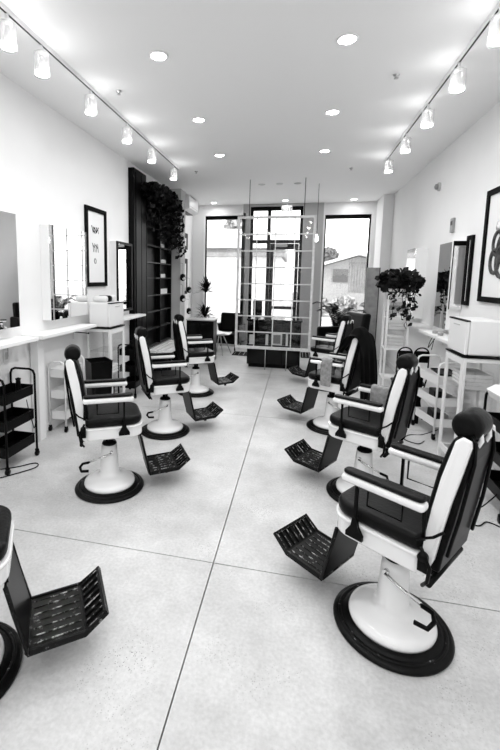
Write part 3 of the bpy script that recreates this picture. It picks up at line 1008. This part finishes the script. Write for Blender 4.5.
# ivy plant on the shelving
def ivy(name, label, c, spread, trails, m, nleaf, leaf, seed, pot):
    rnd = random.Random(seed)
    t = thing(name, label, 'plant', c)
    bm = nb()
    def add(p, s):
        u = Vector((rnd.gauss(0, 1), rnd.gauss(0, 1), rnd.gauss(0, 1))).normalized()
        v = u.orthogonal().normalized(); w = u.cross(v)
        vs = [bm.verts.new(p + v * s), bm.verts.new(p + v * s * .2 + w * s * .75), bm.verts.new(p - v * s * .7 + w * s * .4), bm.verts.new(p - v * s * .7 - w * s * .4), bm.verts.new(p + v * s * .2 - w * s * .75)]
        bm.faces.new(vs)
    for _ in range(nleaf):
        a = Vector((rnd.gauss(0, .45), rnd.gauss(0, .45), rnd.gauss(0, .45)))
        if a.length > 1: a.normalize()
        p = Vector((a.x * spread[0], a.y * spread[1], a.z * spread[2] + spread[2] * .6))
        add(p, leaf * rnd.uniform(.7, 1.2))
    obj('foliage', bm, m, t)
    bm = nb()
    vb = nb()
    for (x, y, L) in trails:
        pts = []
        n = int(L / .05)
        px, py_ = x, y
        for k in range(n):
            px += rnd.uniform(-.012, .015); py_ += rnd.uniform(-.015, .015)
            p = Vector((px, py_, .1 - k * .05)); pts.append(p)
            for _ in range(2):
                q = p + Vector((rnd.uniform(-.05, .05), rnd.uniform(-.05, .05), rnd.uniform(-.03, .03)))
                u = Vector((rnd.gauss(0, 1), rnd.gauss(0, 1), rnd.gauss(0, 1))).normalized()
                v = u.orthogonal().normalized(); w = u.cross(v); s = leaf * rnd.uniform(.5, 1)
                vs = [bm.verts.new(q + v * s), bm.verts.new(q + w * s * .7), bm.verts.new(q - v * s * .8), bm.verts.new(q - w * s * .7)]
                bm.faces.new(vs)
        tube(vb, pts, .004, 5)
    obj('trailing_leaves', bm, m, t)
    obj('vine', vb, m, t)
    bm = nb(); lathe(bm, [(0, 0), (pot * .75, 0), (pot, pot * 1.3), (pot * .9, pot * 1.3), (pot * .7, .02), (0, .02)], 20); obj('pot', bm, BLACKM, t)
    return t
ivy('trailing_ivy', 'large dark trailing ivy spilling over the black shelving near the ceiling', (-2.50, 7.35, 3.09), (.26, .85, .16),
    [(.0, y, L) for y, L in ((-.5, .5), (-.35, .7), (-.2, .6), (-.1, .75), (.05, .8), (.15, .7), (.3, .9), (.4, .85), (.5, 1.0), (.6, .9), (.7, .95), (.75, .6))] + [(.1, y, .9) for y in (.35, .5, .62, .72)] + [(.12, .68, 1.1), (.16, .6, 1.0), (.05, -.3, .6), (.08, 0, .7)], LEAF, 900, .07, 11, .10)

# air conditioner
ac = thing('air_conditioner', 'white wall-mounted air conditioner beyond the grey pier', 'air conditioner', (XL, 8.95, 3.22))
bm = nb(); prism(bm, [(.002, 0), (.22, .0), (.30, .05), (.30, .31), (.002, .31)], 0, .8, 'y'); obj('case', bm, W_METAL, ac, bevel=.004)
bm = nb(); box(bm, .05, .19, .04, .76, -.006, -.0005); obj('louver', bm, BLACK, ac)
bm = nb(); box(bm, .3005, .303, .03, .77, .09, .10); obj('seam', bm, GPLAST, ac)
# dark frames on the far left wall
for k, (y, z, hh, lb) in enumerate(((9.35, 2.42, .38, 'small dark framed picture under the air conditioner'), (9.35, 1.35, .85, 'tall dark framed picture low on the far left wall'))):
    t = thing('framed_picture', lb, 'picture', (XL, y, z))
    bm = nb(); box(bm, .001, .03, 0, .5, 0, hh); obj('frame', bm, BLACK, t, bevel=.004)
    bm = nb(); box(bm, .0301, .033, .2, .34, .08, hh - .12); obj('print', bm, PAPER, t)
# round ornaments on strings
for k, (y, z, lb) in enumerate(((8.33, 1.75, 'topmost round black wall ornament on a string'), (9.75, 1.45, 'round black and white wall ornament, upper right of the four'), (8.33, 1.31, 'round black wall ornament, lower left of the four'), (9.75, .93, 'lowest round black wall ornament'))):
    t = thing('wall_ornament', lb, 'ornament', (-2.36 if y < 9 else XL + .10, y, z), group='round wall ornaments')
    M = Matrix.Rotation(PI / 2, 4, 'Y')
    bm = nb(); lathe(bm, [(0, -.05), (.06, -.045), (.082, 0), (.06, .045), (0, .05)], 18, M=M); obj('disc', bm, BLACK, t)
    bm = nb(); lathe(bm, [(0, -.02), (.03, -.02), (.03, .02), (0, .02)], 12, M=Matrix.Translation((.03, -.05, -.02)) @ Matrix.Rotation(rad(60), 4, 'X')); obj('inlay', bm, PRODW, t)
    bm = nb(); tube(bm, [(0, 0, .07), (0, 0, .28), (-.07 if y < 9 else -.098, .068 if y < 9 else 0, .30)], .003, 5); obj('string', bm, BLACK, t)

# towel warmers on glass cabinets
def warmer(side, loc, label, glass_label):
    s = 1 if side < 0 else -1      # direction into the room
    gc = thing('glass_cabinet', glass_label, 'cabinet', loc)
    w, L, H = .32, .45, 1.075
    X = lambda a: a * s
    def b(bm, a, c, *r): box(bm, min(X(a), X(c)), max(X(a), X(c)), *r)
    bm = nb()
    for a in (0, w - .025):
        for y in (0, L - .025):
            b(bm, a, a + .025, y, y + .025, 0, H + .008)
    for z in (.10, H - .03):
        b(bm, .025, w - .025, 0, .02, z, z + .03); b(bm, .025, w - .025, L - .02, L, z, z + .03)
        b(bm, 0, .02, .025, L - .025, z, z + .03); b(bm, w - .02, w, .025, L - .025, z, z + .03)
    obj('frame', bm, W_METAL, gc)
    bm = nb(); b(bm, -.005, w + .005, -.005, L + .005, H + .008, H + .02); obj('top_tray', bm, BLACK, gc)
    for z in (.12, .45, .78):
        bm = nb(); b(bm, .022, w - .022, .022, L - .022, z, z + .008); obj('shelf', bm, CGLASS, gc)
    bm = nb(); b(bm, .026, w - .026, .006, .009, .13, H - .03); obj('side_glass', bm, CGLASS, gc)
    bm = nb(); b(bm, w - .009, w - .006, .06, L - .06, .16, H - .06); dg = obj('door_glass', bm, CGLASS, gc)
    bm = nb(); b(bm, w - .014, w - .0, .026, .06, .13, H - .03); b(bm, w - .014, w, L - .06, L - .026, .13, H - .03); b(bm, w - .014, w, .06, L - .06, .13, .16); b(bm, w - .014, w, .06, L - .06, H - .06, H - .03)
    obj('door_frame', bm, W_METAL, gc)
    wm = thing('towel_warmer', label, 'towel warmer', (loc[0], loc[1] + .0, loc[2] + H + .021))
    bm = nb(); b(bm, .03, w - .03, .01, L - .02, .01, .32); obj('case', bm, WPLAST, wm, bevel=.012)
    bm = nb(); b(bm, w - .029, w, .01, L - .02, .012, .305); obj('door', bm, WPLAST, wm, bevel=.008)
    bm = nb(); b(bm, w - .03, w + .004, .01, L - .02, .306, .318); obj('door_trim', bm, BLACK, wm)
    bm = nb(); b(bm, w + .0005, w + .006, .16, .30, .26, .268); obj('handle', bm, GPLAST, wm)
    bm = nb()
    for y in (.04, L - .05):
        b(bm, .03, .05, y, y + .02, 0, .0098); b(bm, w - .06, w - .04, y, y + .02, 0, .0098)
    obj('foot', bm, BLACK, wm)
    return gc
warmer(-1, (-2.62, 4.76, 0), 'white towel warmer on the left glass cabinet below the framed drawing', 'white glass-doored cabinet carrying the left towel warmer')
warmer(1, (1.77, 3.97, 0), 'white towel warmer on the right glass cabinet near the big picture', 'white glass-doored cabinet at the right with folded towels inside')
# towels inside right cabinet
for k in range(4):
    z = .7885 + k * .034
    bm = nb(); prism(bm, rrect(1.50, 1.72, z, z + .032, .014, 3), 4.03, 4.36, 'y')
    tag(obj('folded_towel', bm, WTOWEL), 'white folded towel in the stack inside the right glass cabinet', 'towel', 'folded white towels inside the right glass cabinet')
for k in range(3):
    z = .459 + k * .04
    bm = nb(); prism(bm, rrect(-2.55, -2.36, z, z + .038, .014, 3), 4.84, 5.12, 'y')
    tag(obj('folded_towel', bm, WTOWEL), 'white folded towel in the stack inside the left glass cabinet', 'towel', 'folded white towels inside the left glass cabinet')
# things on top of left warmer
for k, (y, m_, lb) in enumerate(((4.85, PRODW, 'white rolled towel on the left towel warmer, nearest'), (4.97, BLACK, 'black rolled cloth on top of the left towel warmer'), (5.08, PRODW, 'white rolled towel on the left towel warmer, farthest'))):
    bm = nb(); lathe(bm, [(0, -.09), (.035, -.09), (.042, -.07), (.042, .07), (.035, .09), (0, .09)], 16, M=Matrix.Translation((-2.47, y, 1.416 + .043)) @ Matrix.Rotation(PI / 2, 4, 'Y'))
    tag(obj('rolled_towel', bm, m_), lb, 'towel')

for k, z in enumerate((.147, .387)):
    o = bx('storage_box', BLACK, (1.55, 1.67, 4.97, 5.17, z, z + .13), bevel=.006)
    tag(o, ('black storage box in the bottom tray of the right white cart', 'black storage box in the middle tray of the right white cart')[k], 'box')
# ---- utility carts
def cart(loc, rot, m, label, w=.26, L=.42, H=.78, group=None):
    t = thing('utility_cart', label, 'cart', loc, rot, group)
    for y in (-L / 2, L / 2):
        bm = nb()
        r = .05
        pts = [(-w / 2, y, .07), (-w / 2, y, H - r), (-w / 2 + r * .3, y, H - r * .3), (-w / 2 + r, y, H), (w / 2 - r, y, H), (w / 2 - r * .3, y, H - r * .3), (w / 2, y, H - r), (w / 2, y, .07)]
        tube(bm, pts, .011, 8); obj('handle_frame', bm, m, t)
    for z in (.14, .38, .62):
        bm = nb()
        x0, x1, y0, y1, h = -w / 2 + .012, w / 2 - .012, -L / 2 + .012, L / 2 - .012, .09
        box(bm, x0, x1, y0, y1, z, z + .006)
        box(bm, x0, x0 + .004, y0, y1, z + .006, z + h); box(bm, x1 - .004, x1, y0, y1, z + .006, z + h)
        box(bm, x0 + .004, x1 - .004, y0, y0 + .004, z + .006, z + h); box(bm, x0 + .004, x1 - .004, y1 - .004, y1, z + .006, z + h)
        tube(bm, [(x0, y0, z + h), (x1, y0, z + h), (x1, y1, z + h), (x0, y1, z + h)], .005, 6, closed=True)
        obj('tray', bm, m, t)
    for x in (-w / 2, w / 2):
        for y in (-L / 2, L / 2):
            bm = nb(); lathe(bm, [(0, -.012), (.026, -.012), (.028, 0), (.026, .012), (0, .012)], 16, M=Matrix.Translation((x, y, .028)) @ Matrix.Rotation(PI / 2, 4, 'Y'))
            box(bm, x - .018, x + .018, y - .008, y + .008, .05, .07)
            obj('caster', bm, BLACK, t)
    return t
cart((-2.55, 3.17, 0), 0, BLACK, 'black three-tier utility cart under the left shelf at the picture edge', H=.86)
cart((-2.575, 4.20, 0), 0, W_METAL, 'white three-tier utility cart behind the first whole barber chair', w=.2, H=.80)
cart((-2.36, 5.62, 0), 0, BLACK, 'black three-tier utility cart beyond the left glass cabinet')
cart((1.61, 5.08, 0), rad(12), W_METAL, 'white three-tier utility cart beside the right glass cabinet', H=.87, L=.46)
cart((1.68, 3.42, 0), 0, BLACK, 'black three-tier utility cart behind the largest barber chair', w=.34, H=.90)
def item(name, cat, bmf, m, label, **k):
    bm = nb(); bmf(bm); return tag(obj(name, bm, m, **k), label, cat)
# things in carts
item('hair_clipper', 'clipper', lambda b: (lathe(b, [(0, 0), (.022, .01), (.025, .10), (.02, .15), (.026, .17), (0, .18)], 12, center=(-2.50, 3.25, .627))), BLACK, 'black hair clipper standing in the top tray of the left black cart')
item('towel', 'towel', lambda b: prism(b, [(1.53, .84), (1.50, .905), (1.56, .945), (1.74, .93), (1.83, .915), (1.84, .895), (1.70, .905), (1.57, .91), (1.545, .85)], 3.22, 3.62, 'y'), WTOWEL, 'white towel spread over the black cart behind the largest chair', bevel=.006)
bins = thing('waste_bin', 'square open black waste bin beside the left glass cabinet', 'bin', (-2.33, 4.50, 0), rad(45))
bm = nb()
q = .13
v0 = [bm.verts.new((x * q * .85, y * q * .85, 0.001)) for x, y in ((-1, -1), (1, -1), (1, 1), (-1, 1))]
v1 = [bm.verts.new((x * q, y * q, .74)) for x, y in ((-1, -1), (1, -1), (1, 1), (-1, 1))]
v2 = [bm.verts.new((x * (q - .008), y * (q - .008), .74)) for x, y in ((-1, -1), (1, -1), (1, 1), (-1, 1))]
v3 = [bm.verts.new((x * q * .8, y * q * .8, .45)) for x, y in ((-1, -1), (1, -1), (1, 1), (-1, 1))]
bm.faces.new(v0); bm.faces.new(v3)
for i in range(4):
    j = (i + 1) % 4
    bm.faces.new((v0[i], v0[j], v1[j], v1[i])); bm.faces.new((v1[i], v1[j], v2[j], v2[i])); bm.faces.new((v2[i], v2[j], v3[j], v3[i]))
obj('body', bm, BLACK, bins)
bm = nb(); tube(bm, [(-q, -q, .74), (q, -q, .74), (q, q, .74), (-q, q, .74)], .005, 6, closed=True); obj('rim', bm, BLACK, bins)

# cables on the floor
def cable(label, pts, r=.005):
    P = []
    n = len(pts)
    for i in range(n - 1):
        p0, p1, p2, p3 = (Vector(pts[max(i - 1, 0)]), Vector(pts[i]), Vector(pts[i + 1]), Vector(pts[min(i + 2, n - 1)]))
        for k in range(6):
            u = k / 6
            P.append(.5 * ((2 * p1) + (p2 - p0) * u + (2 * p0 - 5 * p1 + 4 * p2 - p3) * u * u + (3 * p1 - p0 - 3 * p2 + p3) * u ** 3))
    P.append(Vector(pts[-1]))
    bm = nb(); tube(bm, P, r, 6)
    tag(obj('power_cable', bm, BLACK), label, 'cable')
cable('black cable looping on the floor under the left black cart', [(-2.68, 2.9, .35), (-2.66, 2.88, .006), (-2.5, 2.85, .006), (-2.36, 3.0, .006), (-2.27, 3.15, .006), (-2.33, 3.22, .006), (-2.45, 3.1, .006), (-2.6, 3.0, .006)])
cable('black cable hanging from the trays of the left black cart', [(-2.42, 3.25, .60), (-2.405, 3.27, .45), (-2.40, 3.3, .36), (-2.405, 3.33, .30), (-2.40, 3.36, .42), (-2.41, 3.37, .47)], .004)
cable('thin cable loop on the floor behind the largest barber chair', [(1.6, 3.3, .3), (1.45, 3.35, .05), (1.38, 3.38, .006), (1.27, 3.36, .006), (1.22, 3.22, .006), (1.33, 3.13, .006), (1.42, 3.2, .006), (1.5, 3.14, .006)])
cable('thin cable on the floor near the right white cart', [(1.6, 4.9, .1), (1.45, 4.95, .006), (1.3, 4.9, .006), (1.22, 4.75, .006), (1.33, 4.65, .006), (1.42, 4.75, .006)])
cable('black cable hanging from the right wall shelf', [(1.86, 6.0, 1.05), (1.80, 6.0, .95), (1.76, 6.05, .85), (1.80, 6.1, .95), (1.84, 6.1, 1.0), (1.85, 6.2, .8)])

# outlets
for s, y, z, lb in ((-1, 3.35, .98, 'white power outlet on the left wall under the first shelf'), (1, 6.2, 1.28, 'white power outlet on the right wall beside the grey-looking mirror')):
    x = XL if s < 0 else XR
    d = 1 if s < 0 else -1
    t = thing('power_outlet', lb, 'outlet', (x, y, z))
    bm = nb(); box(bm, min(d * .001, d * .008), max(d * .001, d * .008), -.04, .04, -.06, .06); obj('plate', bm, WPLAST, t)
    bm = nb(); box(bm, min(d * .0081, d * .010), max(d * .0081, d * .010), -.014, -.004, -.035, .035); box(bm, min(d * .0081, d * .010), max(d * .0081, d * .010), .004, .014, -.035, .035); obj('socket', bm, GPLAST, t)

# ================================================================ right wall
mirror(1, 5.45, 5.88, 1.17, 2.215, .15, 'tall wall mirror on the right reflecting dark grey')
mirror(1, 6.92, 7.42, 1.17, 2.25, .17, 'farthest white-edged wall mirror on the right')
mirror(1, 6.0, 6.12, 1.2, 2.2, .03, 'slim mirror strip on the right wall between two deep mirrors')
# narrow black-framed display fixed to the near side of that mirror
sd = thing('side_mirror', 'narrow black-topped mirror panel facing the room beside the grey mirror', 'mirror', (1.76, 5.40, 1.42))
bm = nb(); box(bm, -.01, .13, 0, .035, 0, .80); obj('case', bm, W_TRIM, sd)
bm = nb(); box(bm, .0, .12, -.006, -.0005, .03, .74); obj('mirror_glass', bm, mat('bright_mirror', .9, .1, metal=.7), sd)
bm = nb(); box(bm, -.01, .13, -.008, -.0005, .745, .80); box(bm, -.01, .0, -.008, -.0005, 0, .745); obj('frame', bm, BLACK, sd)
picture(1, 5.20, 5.36, 1.48, 2.27, 'narrow black-framed picture between the side mirror and the big picture', lambda *a: None)
shelf(1, 4.62, 5.30, 1.10, 1.62, 'white wall shelf beside the right towel warmer')
shelf(1, 5.36, 6.05, 1.10, 1.62, 'white wall shelf under the grey-looking right mirror')
shelf(1, 6.40, 8.20, 1.10, 1.60, 'farthest white wall shelf on the right beside the plant cabinet')
shelf(1, 2.4, 3.9, 1.12, 1.72, 'white wall shelf under the big picture at the right edge')
item('steel_canister', 'canister', lambda b: lathe(b, [(0, 0), (.05, 0), (.052, .01), (.05, .02), (.05, .25), (.053, .26), (0, .26)], 24, center=(1.80, 4.72, 1.1005)), STEEL, 'tall steel canister on the right shelf under the picture corner')
item('razor_case', 'case', lambda b: box(b, 1.66, 1.86, 4.9, 4.95, 1.101, 1.115), BLACK, 'thin black case on the right shelf beside the steel canister')
sb = thing('spray_bottle', 'black spray bottle on the right shelf at the picture edge', 'bottle', (1.80, 3.72, 1.121))
bm = nb(); lathe(bm, [(0, 0), (.035, 0), (.037, .1), (.02, .14), (.014, .15), (.014, .165), (0, .165)], 16); obj('bottle', bm, BLACK, sb)
bm = nb(); box(bm, -.05, .015, -.012, .012, .166, .20); tube(bm, [(-.02, 0, .17), (-.035, 0, .13)], .006, 6); obj('trigger', bm, BLACK, sb)
for k, (x, y, lb) in enumerate(((1.70, 5.42, 'small dark jar on the right shelf, nearer of two'), (1.70, 5.62, 'small dark jar on the right shelf, farther of two'))):
    item('small_jar', 'jar', lambda b: lathe(b, [(0, 0), (.03, 0), (.032, .03), (.02, .035), (0, .035)], 14, center=(x, y, 1.1005)), PRODG, lb)
# tray with tools on top of right cart area
item('tool_tray', 'tray', lambda b: (box(b, 1.56, 1.76, 4.86, 5.20, .722, .730), tube(b, [(1.56, 4.86, .735), (1.76, 4.86, .735), (1.76, 5.2, .735), (1.56, 5.2, .735)], .006, 6, closed=True)), BLACK, 'black tool tray on top of the right white cart')
for k, (y, z, hh, lb) in enumerate(((6.2, 2.48, .16, 'small dark thermostat on the right wall above the mirrors'),)):
    t = thing('thermostat', lb, 'thermostat', (XR, 5.91, 2.46))
    bm = nb(); box(bm, -.03, -.001, -.05, .05, -.09, .09); obj('case', bm, PRODG, t, bevel=.006)
    bm = nb(); box(bm, -.034, -.0301, -.03, .03, 0, .05); obj('display', bm, BLACK, t)
t = thing('security_camera', 'small round camera high on the right wall', 'camera', (XR, 6.6, 3.08))
bm = nb(); lathe(bm, [(0, .001), (.06, .001), (.06, .025), (0, .03)], 20, M=Matrix.Rotation(-PI / 2, 4, 'Y')); obj('mount', bm, GPLAST, t)
bm = nb(); lathe(bm, [(0, .031), (.042, .031), (.035, .06), (0, .075)], 20, M=Matrix.Rotation(-PI / 2, 4, 'Y')); obj('dome', bm, PRODG, t)

# white display cabinet with plant
pc = thing('display_cabinet', 'tall white metal display cabinet on casters under the dark bushy plant', 'cabinet', (1.22, 6.12, 0))
w, dp = .30, .27
bm = nb()
for x in (0, w - .025):
    for y in (0, dp - .025):
        box(bm, x, x + .025, y, y + .025, .07, 1.62)
for z in (.36, .78, 1.60):
    box(bm, .025, w - .025, 0, .02, z, z + .025); box(bm, .025, w - .025, dp - .02, dp, z, z + .025)
    box(bm, 0, .02, .025, dp - .025, z, z + .025); box(bm, w - .02, w, .025, dp - .025, z, z + .025)
obj('frame', bm, W_METAL, pc)
for z in (.365, .785, 1.05, 1.30, 1.626):
    bm = nb(); box(bm, .021 if z < 1.6 else 0, w - .021 if z < 1.6 else w, .021 if z < 1.6 else 0, dp - .021 if z < 1.6 else dp, z, z + .012); obj('shelf', bm, W_METAL if z in (.365, .785, 1.626) else CGLASS, pc)
bm = nb(); box(bm, .026, w - .026, .008, .011, .81, 1.60); obj('glass_front', bm, CGLASS, pc)
for x in (.012, w - .012):
    for y in (.012, dp - .012):
        bm = nb(); lathe(bm, [(0, -.01), (.026, -.01), (.028, 0), (.026, .01), (0, .01)], 14, M=Matrix.Translation((x, y, .028)) @ Matrix.Rotation(PI / 2, 4, 'Y')); box(bm, x - .01, x + .01, y - .01, y + .01, .045, .07)
        obj('caster', bm, BLACK, pc)
for z0_, n_, lab in ((.80, 4, 'lower'), (1.065, 3, 'middle'), (1.315, 3, 'upper')):
    for k in range(n_):
        o = bx('towel_stack', (PRODW, PRODG, PRODW, BLACKM)[k % 4] if lab == 'upper' else WTOWEL, (1.26, 1.48, 6.16, 6.35, z0_ + k * .045, z0_ + k * .045 + .043), bevel=.01)
        o.name = 'folded_towel'
        tag(o, 'folded towel on the %s level of the white display cabinet' % lab, 'towel', 'folded towels on the %s level of the display cabinet' % lab)
ivy('bushy_plant', 'dark bushy trailing plant on top of the white display cabinet', (1.38, 6.25, 1.639), (.30, .26, .17),
    [(-.13, -.16, .35), (-.05, -.16, .55), (.02, -.17, .6), (.08, -.16, .7), (.14, -.15, .6), (.2, -.1, .4), (-.17, -.1, .2)], LEAF, 420, .055, 21, .09)

# grey board against the window
bd = item('leaning_board', 'board', lambda b: box(b, 1.44, 1.69, 9.50, 9.55, .001, 2.02), WOODG, 'tall grey weathered board standing before the right window')
bm = nb(); box(bm, 1.6905, 1.705, 9.495, 9.555, .001, 2.02); obj('dark_edge', bm, BLACK, bd)
bm = nb(); box(bm, 1.7055, 1.7, 9.5, 9.55, 0, 1); bm.free()

# folding chairs with hoop backs
def folding(loc, rot, label):
    t = thing('folding_chair', label, 'chair', loc, rot, 'black folding chairs by the display cabinet')
    bm = nb()
    pts = [(-.17, -.085, .55)] + [(-.17 - .02 * math.sin(a * PI / 10), -.085 * math.cos(a * PI / 10), .84 + .09 * math.sin(a * PI / 10)) for a in range(11)] + [(-.17, .085, .55)]
    tube(bm, pts, .009, 8); obj('back_hoop', bm, BLACK, t)
    bm = nb(); prism(bm, [(-.178, .74), (-.166, .74), (-.170, .87), (-.186, .89)], -.075, .075, 'y'); obj('backrest', bm, BLACK, t, bevel=.004)
    bm = nb(); prism(bm, rrect(-.16, .16, -.085, .085, .04, 3), .44, .465, 'z'); obj('seat', bm, LEATHER, t, bevel=.006)
    for a in (-1, 1):
        bm = nb(); tube(bm, [(-.17, a * .085, .56), (.02, a * .085, .25), (.16, a * .085, .01)], .009, 8); obj('leg', bm, BLACK, t)
        bm = nb(); tube(bm, [(.12, a * .065, .44), (.02, a * .065, .25), (-.17, a * .065, .01)], .009, 8); obj('leg', bm, BLACK, t)
    return t
folding((1.335, 5.64, 0), rad(90), 'black folding chair with hoop back, beside the display cabinet legs')
folding((1.53, 5.66, 0), rad(90), 'black folding chair with hoop back, nearer the right wall shelf')
item('waste_bin', 'bin', lambda b: prism(b, [(1.40, .001), (1.51, .001), (1.53, .60), (1.38, .60)], 5.34, 5.44, 'y'), BLACK, 'narrow black bin behind the second right barber chair beside the white cart')

# ================================================================ far end furniture
cn = thing('console_cabinet', 'black console cabinet behind the farthest left barber chair', 'cabinet', (-2.18, 8.0, 0))
bm = nb(); box(bm, 0, .56, .0, .36, .05, .89); obj('body', bm, BLACK, cn, bevel=.006)
bm = nb(); box(bm, -.01, .57, -.02, .38, .89, .915); obj('top', bm, GPLAST, cn, bevel=.004)
for k in range(2):
    bm = nb(); box(bm, .03 + .26 * k, .27 + .26 * k, -.012, -.0005, .12, .84); obj('door', bm, BLACKG, cn)
bm = nb(); box(bm, .04, .52, .03, .33, 0, .049); obj('plinth', bm, BLACKM, cn)

def lounge(name, loc, rot, label):
    t = thing(name, label, 'armchair', loc, rot, 'black lounge armchairs')
    bm = nb(); box(bm, -.30, .30, -.28, .28, .16, .42); obj('seat', bm, LEATHER, t, bevel=.04, bseg=3)
    bm = nb(); prism(bm, [(-.30, .30), (-.14, .421), (-.22, .88), (-.36, .88)], -.28, .28, 'y'); obj('backrest', bm, LEATHER, t, bevel=.04, bseg=3)
    for a in (-1, 1):
        bm = nb(); box(bm, -.28, .28, a * .33 - .045, a * .33 + .045, .16, .62); obj('arm', bm, LEATHER, t, bevel=.035, bseg=3)
    for x in (-.24, .24):
        for y in (-.26, .26):
            bm = nb(); tube(bm, [(x, y, .16), (x * 1.05, y * 1.05, .0)], .014, 8); obj('leg', bm, BLACK, t)
    return t
lounge('lounge_armchair', (-1.66, 10.02, 0), rad(-100), 'black lounge armchair under the left window behind the white shell chair')
lc = lounge('lounge_armchair', (.90, 8.60, 0), rad(205), 'black lounge armchair before the right window behind the barber chairs')

lc.scale = (1.2, 1.2, 1.25)
def shell_chair(loc, rot, label):
    t = thing('shell_chair', label, 'chair', loc, rot, 'white shell chairs')
    bm = nb()
    prof = [(.23, .46), (.20, .455), (.10, .435), (-.05, .43), (-.15, .45), (-.20, .52), (-.22, .62), (-.245, .74), (-.26, .84)]
    wid = [.17, .20, .225, .225, .215, .21, .20, .18, .13]
    rows = []
    for (x, z), w_ in zip(prof, wid):
        rows.append([bm.verts.new((x + .03 * (k / 4) ** 2 * (1 if z > .5 else 0), w_ * k / 4, z + (.05 * (k / 4) ** 2 if z < .5 else 0))) for k in range(-4, 5)])
    for a, b in zip(rows, rows[1:]):
        for i in range(8):
            bm.faces.new((a[i], a[i + 1], b[i + 1], b[i]))
    o = obj('shell', bm, WPLAST, t, smooth=True)
    md = o.modifiers.new('s', 'SOLIDIFY'); md.thickness = .01
    for x in (-1, 1):
        for y in (-1, 1):
            bm = nb(); tube(bm, [(x * .06, y * .06, .425), (x * .20, y * .20, .0)], [.013, .009], 8); obj('leg', bm, STEEL, t)
    return t
shell_chair((-1.72, 9.25, 0), rad(-20), 'white shell chair with thin legs before the left window')

# tall spiky plant by the left window
def dracaena(loc, label):
    t = thing('dracaena_plant', label, 'plant', loc)
    bm = nb(); lathe(bm, [(0, 0), (.12, 0), (.15, .32), (.135, .32), (.11, .05), (0, .05)], 20); obj('pot', bm, POT, t)
    bm = nb(); lathe(bm, [(0, .28), (.13, .28), (.13, .285), (0, .285)], 16); obj('soil', bm, BLACKM, t)
    rnd = random.Random(9)
    for (x, y, z) in ((.0, 0, 1.46), (-.02, .02, .86)):
        bm = nb(); tube(bm, [(x * .5, y, .28), (x * 1.4, y, z * .6), (x, y, z)], [.02, .016, .013], 8); obj('stem', bm, SIDING, t)
        bm = nb()
        for k in range(130):
            a = rnd.uniform(0, 2 * PI); el = rnd.uniform(-.1, 1.4); L = rnd.uniform(.24, .42)
            d = Vector((math.cos(a) * math.cos(el), math.sin(a) * math.cos(el), math.sin(el)))
            s_ = Vector((-math.sin(a), math.cos(a), 0)) * .017
            p0 = Vector((x, y, z)) + Vector((0, 0, rnd.uniform(-.08, .05)))
            p1 = p0 + d * L * .5; p2 = p0 + d * L - Vector((0, 0, L * .15))
            v = [bm.verts.new(p0 - s_ * .5), bm.verts.new(p0 + s_ * .5), bm.verts.new(p1 + s_), bm.verts.new(p1 - s_), bm.verts.new(p2)]
            bm.faces.new((v[0], v[1], v[2], v[3])); bm.faces.new((v[3], v[2], v[4]))
        obj('leaf_crown', bm, LEAF, t)
dracaena((-2.17, 9.7, 0), 'tall spiky dracaena with two leaf crowns beside the left window')
# palm at the right window
pm = thing('potted_palm', 'arching potted palm in front of the right window', 'plant', (.92, 9.55, 0))
bm = nb(); lathe(bm, [(0, 0), (.15, 0), (.19, .38), (.17, .38), (.14, .05), (0, .05)], 20); obj('pot', bm, POT, pm)
bm = nb(); lathe(bm, [(0, .33), (.16, .33), (.16, .335), (0, .335)], 16); obj('soil', bm, BLACKM, pm)
rnd = random.Random(31)
for k in range(11):
    a = k * 2.4; L = rnd.uniform(1.15, 1.6); el = rnd.uniform(1.15, 1.45)
    bm = nb()
    pts = []
    for i in range(9):
        u = i / 8
        e = el - u * u * 1.5
        p = pts[-1] + Vector((math.cos(a) * math.cos(e) * .6, math.sin(a) * math.cos(e) * .4, math.sin(e))) * L / 8 if pts else Vector((0, 0, .33))
        pts.append(p)
    tube(bm, pts, [.008 - .0008 * i for i in range(9)], 5)
    for i in range(2, 9):
        for sgn in (-1, 1):
            for q in range(3):
                p = pts[i - 1].lerp(pts[i], q / 3)
                d = (pts[i] - pts[i - 1]).normalized()
                sd_ = d.cross(Vector((0, 0, 1)))
                sd_ = sd_.normalized() if sd_.length > .1 else Vector((-math.sin(a), math.cos(a), 0))
                tip = p + (sd_ * sgn * .75 + d * .6 - Vector((0, 0, .25))).normalized() * .17
                n_ = d * .015
                v = [bm.verts.new(p - n_), bm.verts.new(p + n_), bm.verts.new(p.lerp(tip, .5) + n_ * 1.3), bm.verts.new(tip), bm.verts.new(p.lerp(tip, .5) - n_ * .6)]
                bm.faces.new(v)
    obj('frond', bm, LEAF, pm)
